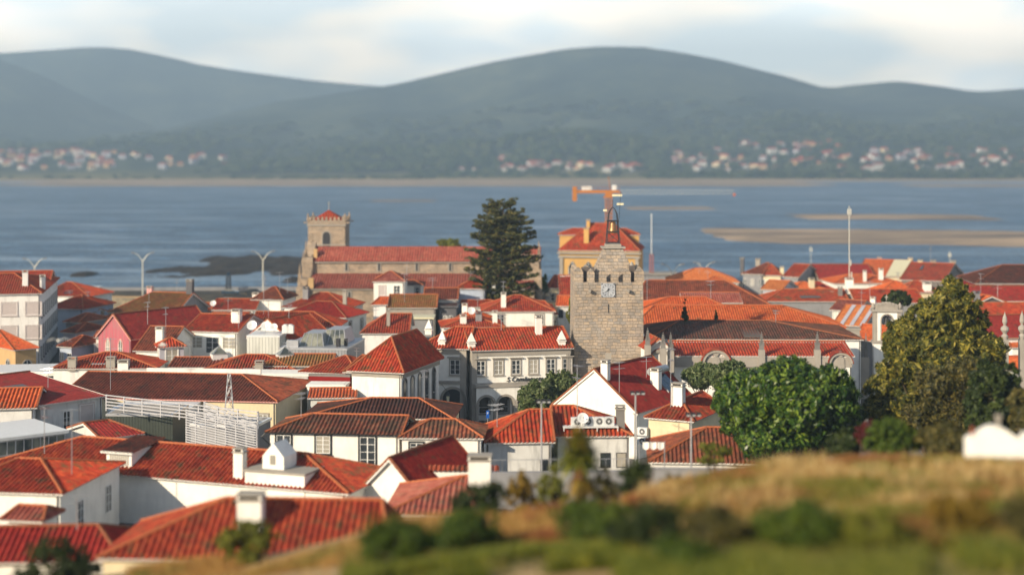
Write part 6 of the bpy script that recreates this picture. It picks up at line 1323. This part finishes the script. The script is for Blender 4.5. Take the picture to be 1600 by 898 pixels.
round_tree(676,730,373,392,335,'yell','round pine tree top rising behind the church roof',31,2500,.5,nb=5)
round_tree(838,862,426,462,300,'bush','small round green tree between the apse and the ochre palace',32,2500,.35,nb=5)
round_tree(884,904,456,515,205,'yell','narrow green shrubby tree squeezed left of the clock tower',33,2500,.25,nb=4)
round_tree(806,872,592,658,166,'grey','bushy grey green tree before the arcade, left one of the pair',34,14000,.26,nb=9,clump=16,cr=.2)
round_tree(846,914,578,640,170,'grey','bushy grey green tree before the arcade, right one of the pair',35,12000,.26,nb=9,clump=16,cr=.2)
round_tree(1062,1130,566,612,168,'grey','grey green street tree before the chapel, left one of the pair',36,11000,.26,nb=8,clump=16,cr=.2)
round_tree(1108,1180,562,625,165,'grey','grey green street tree before the chapel, right one of the pair',37,13000,.26,nb=8,clump=16,cr=.2)
round_tree(1376,1428,450,485,222,'dark','dark broad pine behind the bell arch',38,5000,.35,nb=6)
round_tree(1113,1350,558,745,124,'broad','large glossy dark green tree in front of the chapel',39,95000,.27,nb=18,clump=20,cr=.13,shell=.72,long=1.9,jit=.5)
# golden tree: a leaning crown of many plumes
Y=132.; X=(1455-800)*Y/F; g=gz(X,Y)
def S(px,py,rp,dy=0,sq=.8): return ((px-1455)*Y/F,dy,HC-(py-HY)*Y/F-g,rp*Y/F,rp*Y/F,rp*Y/F*sq)
bl=[S(1487,455,26),S(1470,472,24,-1),S(1505,478,24,-.5),S(1440,492,30,-1.2),S(1475,500,34),S(1410,520,30,-1),S(1450,530,42,-.5),S(1500,525,40,.6),S(1530,540,32,1),S(1402,540,24,-1.2),S(1545,580,30,1),S(1430,565,38,-.4),S(1500,585,52,.6),S(1550,630,36,1.),S(1460,620,50,0),S(1530,500,22,1),S(1398,585,20,-.6),S(1555,602,34,.6),S(1540,548,36,.8),S(1418,542,38,-.4),S(1475,560,60,.8),S(1560,650,36,.8)]
tree('golden_tree','tall golden green feathery tree, the largest on the right',(X,Y,g),bl,110000,.28,'mimosa',.4,seed=41,clump=36,cr=.15,shell=.7,long=2.4,jit=.5,limbs=16)
Y=126.
bl=[((px-1455)*Y/F,0,HC-(py-HY)*Y/F-g,r*Y/F,r*Y/F,r*Y/F*.8) for px,py,r in ((1365,578,24),(1343,606,24),(1375,618,30),(1341,640,26),(1395,600,16),(1372,655,30),(1350,672,24))]
tree('golden_tree','smaller golden green tree at the left foot of the tallest one',(X,Y,g),bl,14000,.22,'mimosa',.25,seed=42,clump=36,cr=.2,long=2.4)
Y=120.
bl=[((px-1455)*Y/F,0,HC-(py-HY)*Y/F-g,r*Y/F,r*Y/F,r*Y/F*.8) for px,py,r in ((1400,600,38),(1440,580,34),(1470,610,42),(1420,650,40),(1375,650,30),(1500,640,38),(1455,655,40))]
tree('olive_tree','thin twiggy olive brown tree in front of the golden one',(X,Y,g),bl,26000,.16,'olive',.25,seed=43,clump=24,cr=.22,long=2.6,shell=.3,limbs=24)
round_tree(1505,1600,560,700,112,'dark','dark crown standing in for the shaded right side of the golden tree',44,16000,.3,nb=9)  # dark leaves paint the shaded side of the golden tree
round_tree(1570,1660,600,700,100,'olive','olive green bush tree at the right edge',45,9000,.25)
round_tree(1345,1450,655,720,84,'bush','broad green shrub below the olive brown tree, left one of the pair',46,16000,.17,name='shrub',cat='shrub')
round_tree(1430,1525,658,722,82,'olive','broad golden green shrub below the olive brown tree, right one of the pair',47,16000,.16,name='shrub',cat='shrub')
round_tree(1286,1352,668,728,92,'dark','dark low shrub at the right foot of the large green tree',49,7000,.2,name='shrub',cat='shrub')
round_tree(1335,1372,655,705,90,'crim','small dark red leaved shrub between the large green tree and the shrubs',48,3000,.17,name='shrub',cat='shrub')
# the Norfolk pine: irregular whorls, tufted at the tips
def norfolk():
    Y=262.; p=P(786,318,Y); g=gz(p.x,Y)-.5; H_=p.z-g; root=empty('norfolk_pine',(p.x,Y,g),0,'tall dark layered conifer with upturned branch tufts beside the church','tree'); rs=np.random.default_rng(11)
    b=MB(); b.tube((0,0,0),(0,0,H_*.97),.45,8,0,.08); pts=[];nr=[]
    z=H_*.16; k=0
    while z<H_*.99:
        t=(z-H_*.16)/(H_*.84); rad=interp(t,[0,.15,.45,.7,.88,1],[4.6,5.6,6.9,6.0,4.6,2.4]); n=11 if t<.85 else 7
        a0=rs.uniform(0,6.28)
        for i in range(n):
            a=a0+i*6.283/n+rs.normal()*.22; r=rad*rs.choice([.5,.75,.95,1.08],p=[.22,.28,.3,.2]); dz=rs.normal()*.35
            P0=Vector((0,0,z)); P1=Vector((math.cos(a)*r*.5,math.sin(a)*r*.5,z-.1+dz*.3+.15*t*r)); P2=Vector((math.cos(a)*r,math.sin(a)*r,z+dz+.12*r+.6*t))
            b.path([P0,P1,P2],.10,4,0,.03)
            m=max(4,int(r*3.2))
            for q in range(m):
                f=.30+.70*(q+rs.random())/m; c=P0.lerp(P1,f*2) if f<.5 else P1.lerp(P2,f*2-1)
                sp=.30+.55*math.sin(min(1,f*1.1)*2.6); side=rs.normal()*sp*.7
                c=c+Vector((-math.sin(a)*side,math.cos(a)*side,.12+abs(rs.normal())*.18))
                kk=16; d=rs.normal(0,1,(kk,3)); d/=np.linalg.norm(d,axis=1)[:,None]
                pts.append(np.array(c)+d*np.array([.38,.38,.22])*rs.uniform(.5,1,(kk,1))); nr.append(d+np.array([0,0,.3]))
        z+=rs.uniform(.8,1.15)*(1-.25*t)
    b.build('trunk',['bark'],root,True); pts=np.concatenate(pts); nr=np.concatenate(nr); leaves('crown',pts,nr,.26,G['conif'],root,rs,.5,2.2)
norfolk()
# ---------------------------------------------------------------- near hill plants
def near_bush(px0,px1,pyt,pyb,Y,leaf,lab,seed,n=6000,size=.12,**kw):
    cx=(px0+px1)/2; pb=min(pyb,897)
    if Y<56:                                     # stand it on the slope where its foot shows
        best=None
        for i in range(120):
            yy=33+i*.25; zz=gz((cx-800)*yy/F,yy); q=abs(HY+(HC-zz)*F/yy-pb)
            if best is None or q<best[0]: best=(q,yy)
        Y=best[1]
    return round_tree(px0,px1,pyt,pyb,Y,leaf,lab,seed,n,size,name='bush',cat='bush',**kw)
near_bush(556,690,800,893,47,'bush','large blurred green bush at the bottom, left of the bare ground',51,14000,.10)
near_bush(650,800,796,868,49,'bush','wide blurred green bush right of the largest bottom bush',52,14000,.10)
near_bush(700,800,748,825,66,'dark','dark rounded bush below the tiled wall house',53,9000)
near_bush(780,856,735,832,72,'autumn','thin yellowing bush left of the palm',54,5000,nb=5)
near_bush(836,892,722,830,71,'yell','upright yellow green bush just left of the palm',65,5000,nb=5)
near_bush(916,978,728,825,68,'olive','pale green bush between the palm and the dark upright bush',66,4000,nb=5)
near_bush(962,1024,710,820,66,'dark','dark upright bush right of the palm',55,9000,nb=6)
near_bush(1010,1085,738,815,67,'olive','thin pale green bush before the boundary wall',56,4000,nb=5)
near_bush(330,440,812,885,62,'yell','blurred yellow green bush at the bottom left centre',57,9000)
near_bush(15,160,838,930,62,'dark','dark blurred bush in the bottom left corner',58,10000)
near_bush(850,1000,782,852,50,'bush','deep green bush in the middle of the grassy slope',59,12000,.10)
near_bush(940,1090,786,868,46,'dark','darker green bush below the middle of the slope',67,12000,.10)
near_bush(1050,1190,786,866,46,'olive','olive green bush on the lower grassy slope',60,10000,.10)
near_bush(1170,1320,776,872,42,'bush','bright green bush on the lower right slope',61,12000,.10)
near_bush(1310,1430,792,872,38,'yell','yellow green bush at the bottom right',62,9000,.09)
near_bush(1010,1140,842,897,40,'bush','low green bush at the bottom right of centre',63,9000,.09)
near_bush(1440,1560,775,838,44,'autumn','rusty yellow bush on the right of the slope',68,8000,.10)
near_bush(1560,1680,770,850,44,'olive','olive bush at the right edge of the slope',69,8000,.10)
near_bush(1085,1150,690,728,92,'yell','yellow green bush under the large green tree',64,4000)
def palm():
    Y=68.; p=P(905,680,Y); g=gz(p.x,Y); H_=p.z-g; root=empty('yucca_palm',(p.x,Y,g),0,'shaggy yucca palm with spiky leaves and a brown skirt of dead leaves','palm'); b=MB(); b.tube((0,0,-.5),(0,0,H_*.72),.22,8,0,.16); b.build('trunk',['bark'],root)
    def head(c,n,L0,name,mt,dn=0,seed=1):
        r=random.Random(seed); l=MB()
        for i in range(n):
            a=r.uniform(0,6.28); e=r.uniform(-.5,1.35) if not dn else r.uniform(-1.4,-.7); L_=L0*r.uniform(.7,1.1); u=Vector((math.cos(a)*math.cos(e),math.sin(a)*math.cos(e),math.sin(e))); s_=Vector((-math.sin(a),math.cos(a),0))*.06; c0=Vector(c); m=c0+u*L_*.55; t_=c0+u*L_+Vector((0,0,-.18*L_))
            l.poly([c0-s_,c0+s_,m+s_,m-s_],0); l.poly([m-s_,m+s_,t_],0)
        l.build(name,[G[mt]],root)
    head((0,0,H_*.76),220,1.55,'leaf_head','yell',seed=3); head((-.1,0,H_*.95),110,.85,'leaf_head','autumn',seed=5); head((.35,-.1,H_*.70),110,1.1,'leaf_head','dark',seed=6); head((-.4,.1,H_*.66),110,1.0,'leaf_head','yell',seed=7)
    head((.05,0,H_*.60),160,1.3,'dead_leaf_skirt','autumn',1,4); b=MB(); b.lathe([(.001,0),(.3,.15),(.36,.45),(.25,.75),(.001,.85)],(.05,-.35,H_*.50),10); b.build('fruit_cluster',['seed'],root)
palm()
# white wall with curved top
Y=62.; p=P(1555,0,Y); zb=gz(p.x,Y)-.4; r0=empty('white_shrine_wall',(p.x,Y,0),R(-8),'white rendered wall with a rounded top and stone cross base on the grassy crest','wall'); z=lambda py:HC-(py-HY)*Y/F; k=Y/F
out=[(-44*k,zb),(62*k,zb),(62*k,z(676)),(44*k,z(676)),(40*k,z(686)),(34*k,z(683)),(26*k,z(678)),(14*k,z(670)),(5*k,z(667)),(-5*k,z(666)),(-14*k,z(669)),(-24*k,z(676)),(-30*k,z(682)),(-36*k,z(682)),(-44*k,z(688))]
b=MB(); b.prism(out,0,.6,0); b.build('wall',['clean'],r0); b=MB(); b.cbox((6*k,.3,z(667)-.02),.16,.16,.5,0); b.cbox((6*k,.3,z(667)+.35),.26,.22,.1,0); b.tube((-34*k,.1,z(684)),(-34*k,.1,z(668)),.05,6,1); b.build('finial',['trim','rusty'],r0)
# ---------------------------------------------------------------- dry grass of the near hill
def weeds(name,lab,n,cols,hmin,hmax,wd,sel,seed):
    rs=np.random.default_rng(seed); px=rs.uniform(250,1680,n*6); Y=rs.uniform(33,64,n*6); X=(px-800)*Y/F
    d=np.array([mnoise.noise(Vector((x*.30+seed,y*.30,seed))) for x,y in zip(X,Y)]); k=sel(px,Y,d,rs)&~((px>690)&(px<965)&(Y<40.5))&~((px>1450)&(Y<42)&(rs.random(len(px))<.8)); X=X[k][:n];Y=Y[k][:n]; m=len(X)
    Z=np.array([gz(x,y) for x,y in zip(X,Y)]); q=9; X=np.repeat(X,q);Y=np.repeat(Y,q);Z=np.repeat(Z,q); m=len(X)
    hh=rs.uniform(hmin,hmax,m); a=rs.uniform(0,6.28,m); ln=hh*rs.uniform(.1,.7,m); c=np.stack([np.cos(a),np.sin(a)],1); s_=wd*rs.uniform(.5,1.2,m)
    V=np.zeros((m,4,3)); off=rs.normal(0,.06,(m,2)); B=np.stack([X,Y],1)+off
    V[:,0]=np.c_[B,Z-.05]; mid=B+c*ln[:,None]*.5; sd=np.stack([-c[:,1],c[:,0]],1)*s_[:,None]; V[:,1]=np.c_[mid+sd,Z+hh*.6]; V[:,2]=np.c_[B+c*ln[:,None],Z+hh]; V[:,3]=np.c_[mid-sd,Z+hh*.6]
    me=bpy.data.meshes.new(name); me.vertices.add(4*m); me.vertices.foreach_set('co',V.ravel()); me.loops.add(4*m); me.loops.foreach_set('vertex_index',np.arange(4*m)); me.polygons.add(m); me.polygons.foreach_set('loop_start',np.arange(m)*4); me.polygons.foreach_set('loop_total',np.full(m,4)); me.materials.append(leafmat(name,cols,.35)); me.update()
    o=bpy.data.objects.new(name,me); COL.objects.link(o); tag(o,lab,name.replace('_',' '),None,'stuff')
weeds('green_weeds','leafy green weeds spread over the near slope',22000,[(.06,.095,.01),(.15,.18,.018),(.34,.31,.04)],.15,.55,.03,lambda px,Y,d,rs:((d>-.12)&(Y<49)&(px>860)&(px<1440))|((d>.16)&(Y<50)&(px>540))|((d>.08)&(px>1000)&(rs.random(len(px))<.8)),3)
weeds('russet_weeds','russet and reddish dry weeds on the near slope',5000,[(.16,.05,.02),(.30,.10,.03),(.42,.22,.08)],.2,.6,.022,lambda px,Y,d,rs:(d>.12)&(((px>1330)&(Y>40))|((px>980)&(Y>52))|((px>820)&(px<900)&(Y>50))),8)
weeds('straw_weeds','pale straw coloured tall weeds on the near slope',1600,[(.40,.24,.08),(.55,.38,.14),(.66,.52,.26)],.3,.9,.018,lambda px,Y,d,rs:(d>.02)&(px>1000)&(Y>46),14)
def grass():
    rs=np.random.default_rng(77); n=150000
    px=rs.uniform(-40,1660,n*2); Yv=rs.uniform(31,66,n*2)**1.0; X=(px-800)*Yv/F
    dens=np.array([mnoise.noise(Vector((x*.22,y*.22,5.5))) for x,y in zip(X,Yv)])
    bare=((px>690)&(px<965)&(Yv<40.5))|((px>1450)&(Yv<42)&(rs.random(n*2)<.85)); keep=(~bare)&((px>1020)|(dens>-.02)|(rs.random(n*2)<.06))&((px>760)|(dens>.12)|(rs.random(n*2)<.04)); X=X[keep][:n];Yv=Yv[keep][:n]; n=len(X)
    Z=np.array([gz(x,y) for x,y in zip(X,Yv)]); hh=rs.uniform(.12,.5,n)*(1+.35*(X>6))
    a=rs.uniform(0,6.28,n); s_=.012+.014*rs.random(n); lean=rs.normal(0,.3,(n,2))*hh[:,None]
    V=np.zeros((n,3,3)); V[:,0]=np.stack([X-np.cos(a)*s_,Yv-np.sin(a)*s_,Z-.05],1); V[:,1]=np.stack([X+np.cos(a)*s_,Yv+np.sin(a)*s_,Z-.05],1); V[:,2]=np.stack([X+lean[:,0],Yv+lean[:,1],Z+hh],1)
    me=bpy.data.meshes.new('dry_grass'); me.vertices.add(3*n); me.vertices.foreach_set('co',V.ravel()); me.loops.add(3*n); me.loops.foreach_set('vertex_index',np.arange(3*n)); me.polygons.add(n); me.polygons.foreach_set('loop_start',np.arange(n)*3); me.polygons.foreach_set('loop_total',np.full(n,3))
    def f(t,b,o):
        co=N(t,'ShaderNodeTexCoord').outputs['Object']; g=N(t,'ShaderNodeNewGeometry').outputs['Random Per Island']; n1=M_(t,'ADD',M_(t,'MULTIPLY',noise(t,co,.16,4,.6),.5),M_(t,'MULTIPLY',noise(t,co,.7,4,.6),.5))
        s=N(t,'ShaderNodeSeparateXYZ',{0:co}); k=M_(t,'ADD',n1,M_(t,'MULTIPLY',M_(t,'SUBTRACT',s.outputs[1],46.),.010))
        dry=ramp(t,g,[(.1,(.24,.09,.02)),(.5,(.42,.23,.05)),(.9,(.58,.38,.13))]); gr=ramp(t,g,[(.1,(.06,.09,.01)),(.6,(.16,.18,.025)),(.95,(.36,.28,.07))])
        c=MX(t,ramp(t,k,[(.50,0.),(.58,1.)]),gr,dry); t.links.new(c,b.inputs['Base Color']); b.inputs['Roughness'].default_value=.8
        tr=N(t,'ShaderNodeBsdfTranslucent',{0:c}); mx=N(t,'ShaderNodeMixShader',{0:.35,1:b.outputs[0],2:tr.outputs[0]}); t.links.new(mx.outputs[0],o.inputs[0])
    me.materials.append(mat('dry and green grass blades',f)); me.update(); o=bpy.data.objects.new('dry_grass',me); COL.objects.link(o); tag(o,'tall dry golden grass mixed with green on the near hill','grass',None,'stuff')
grass()
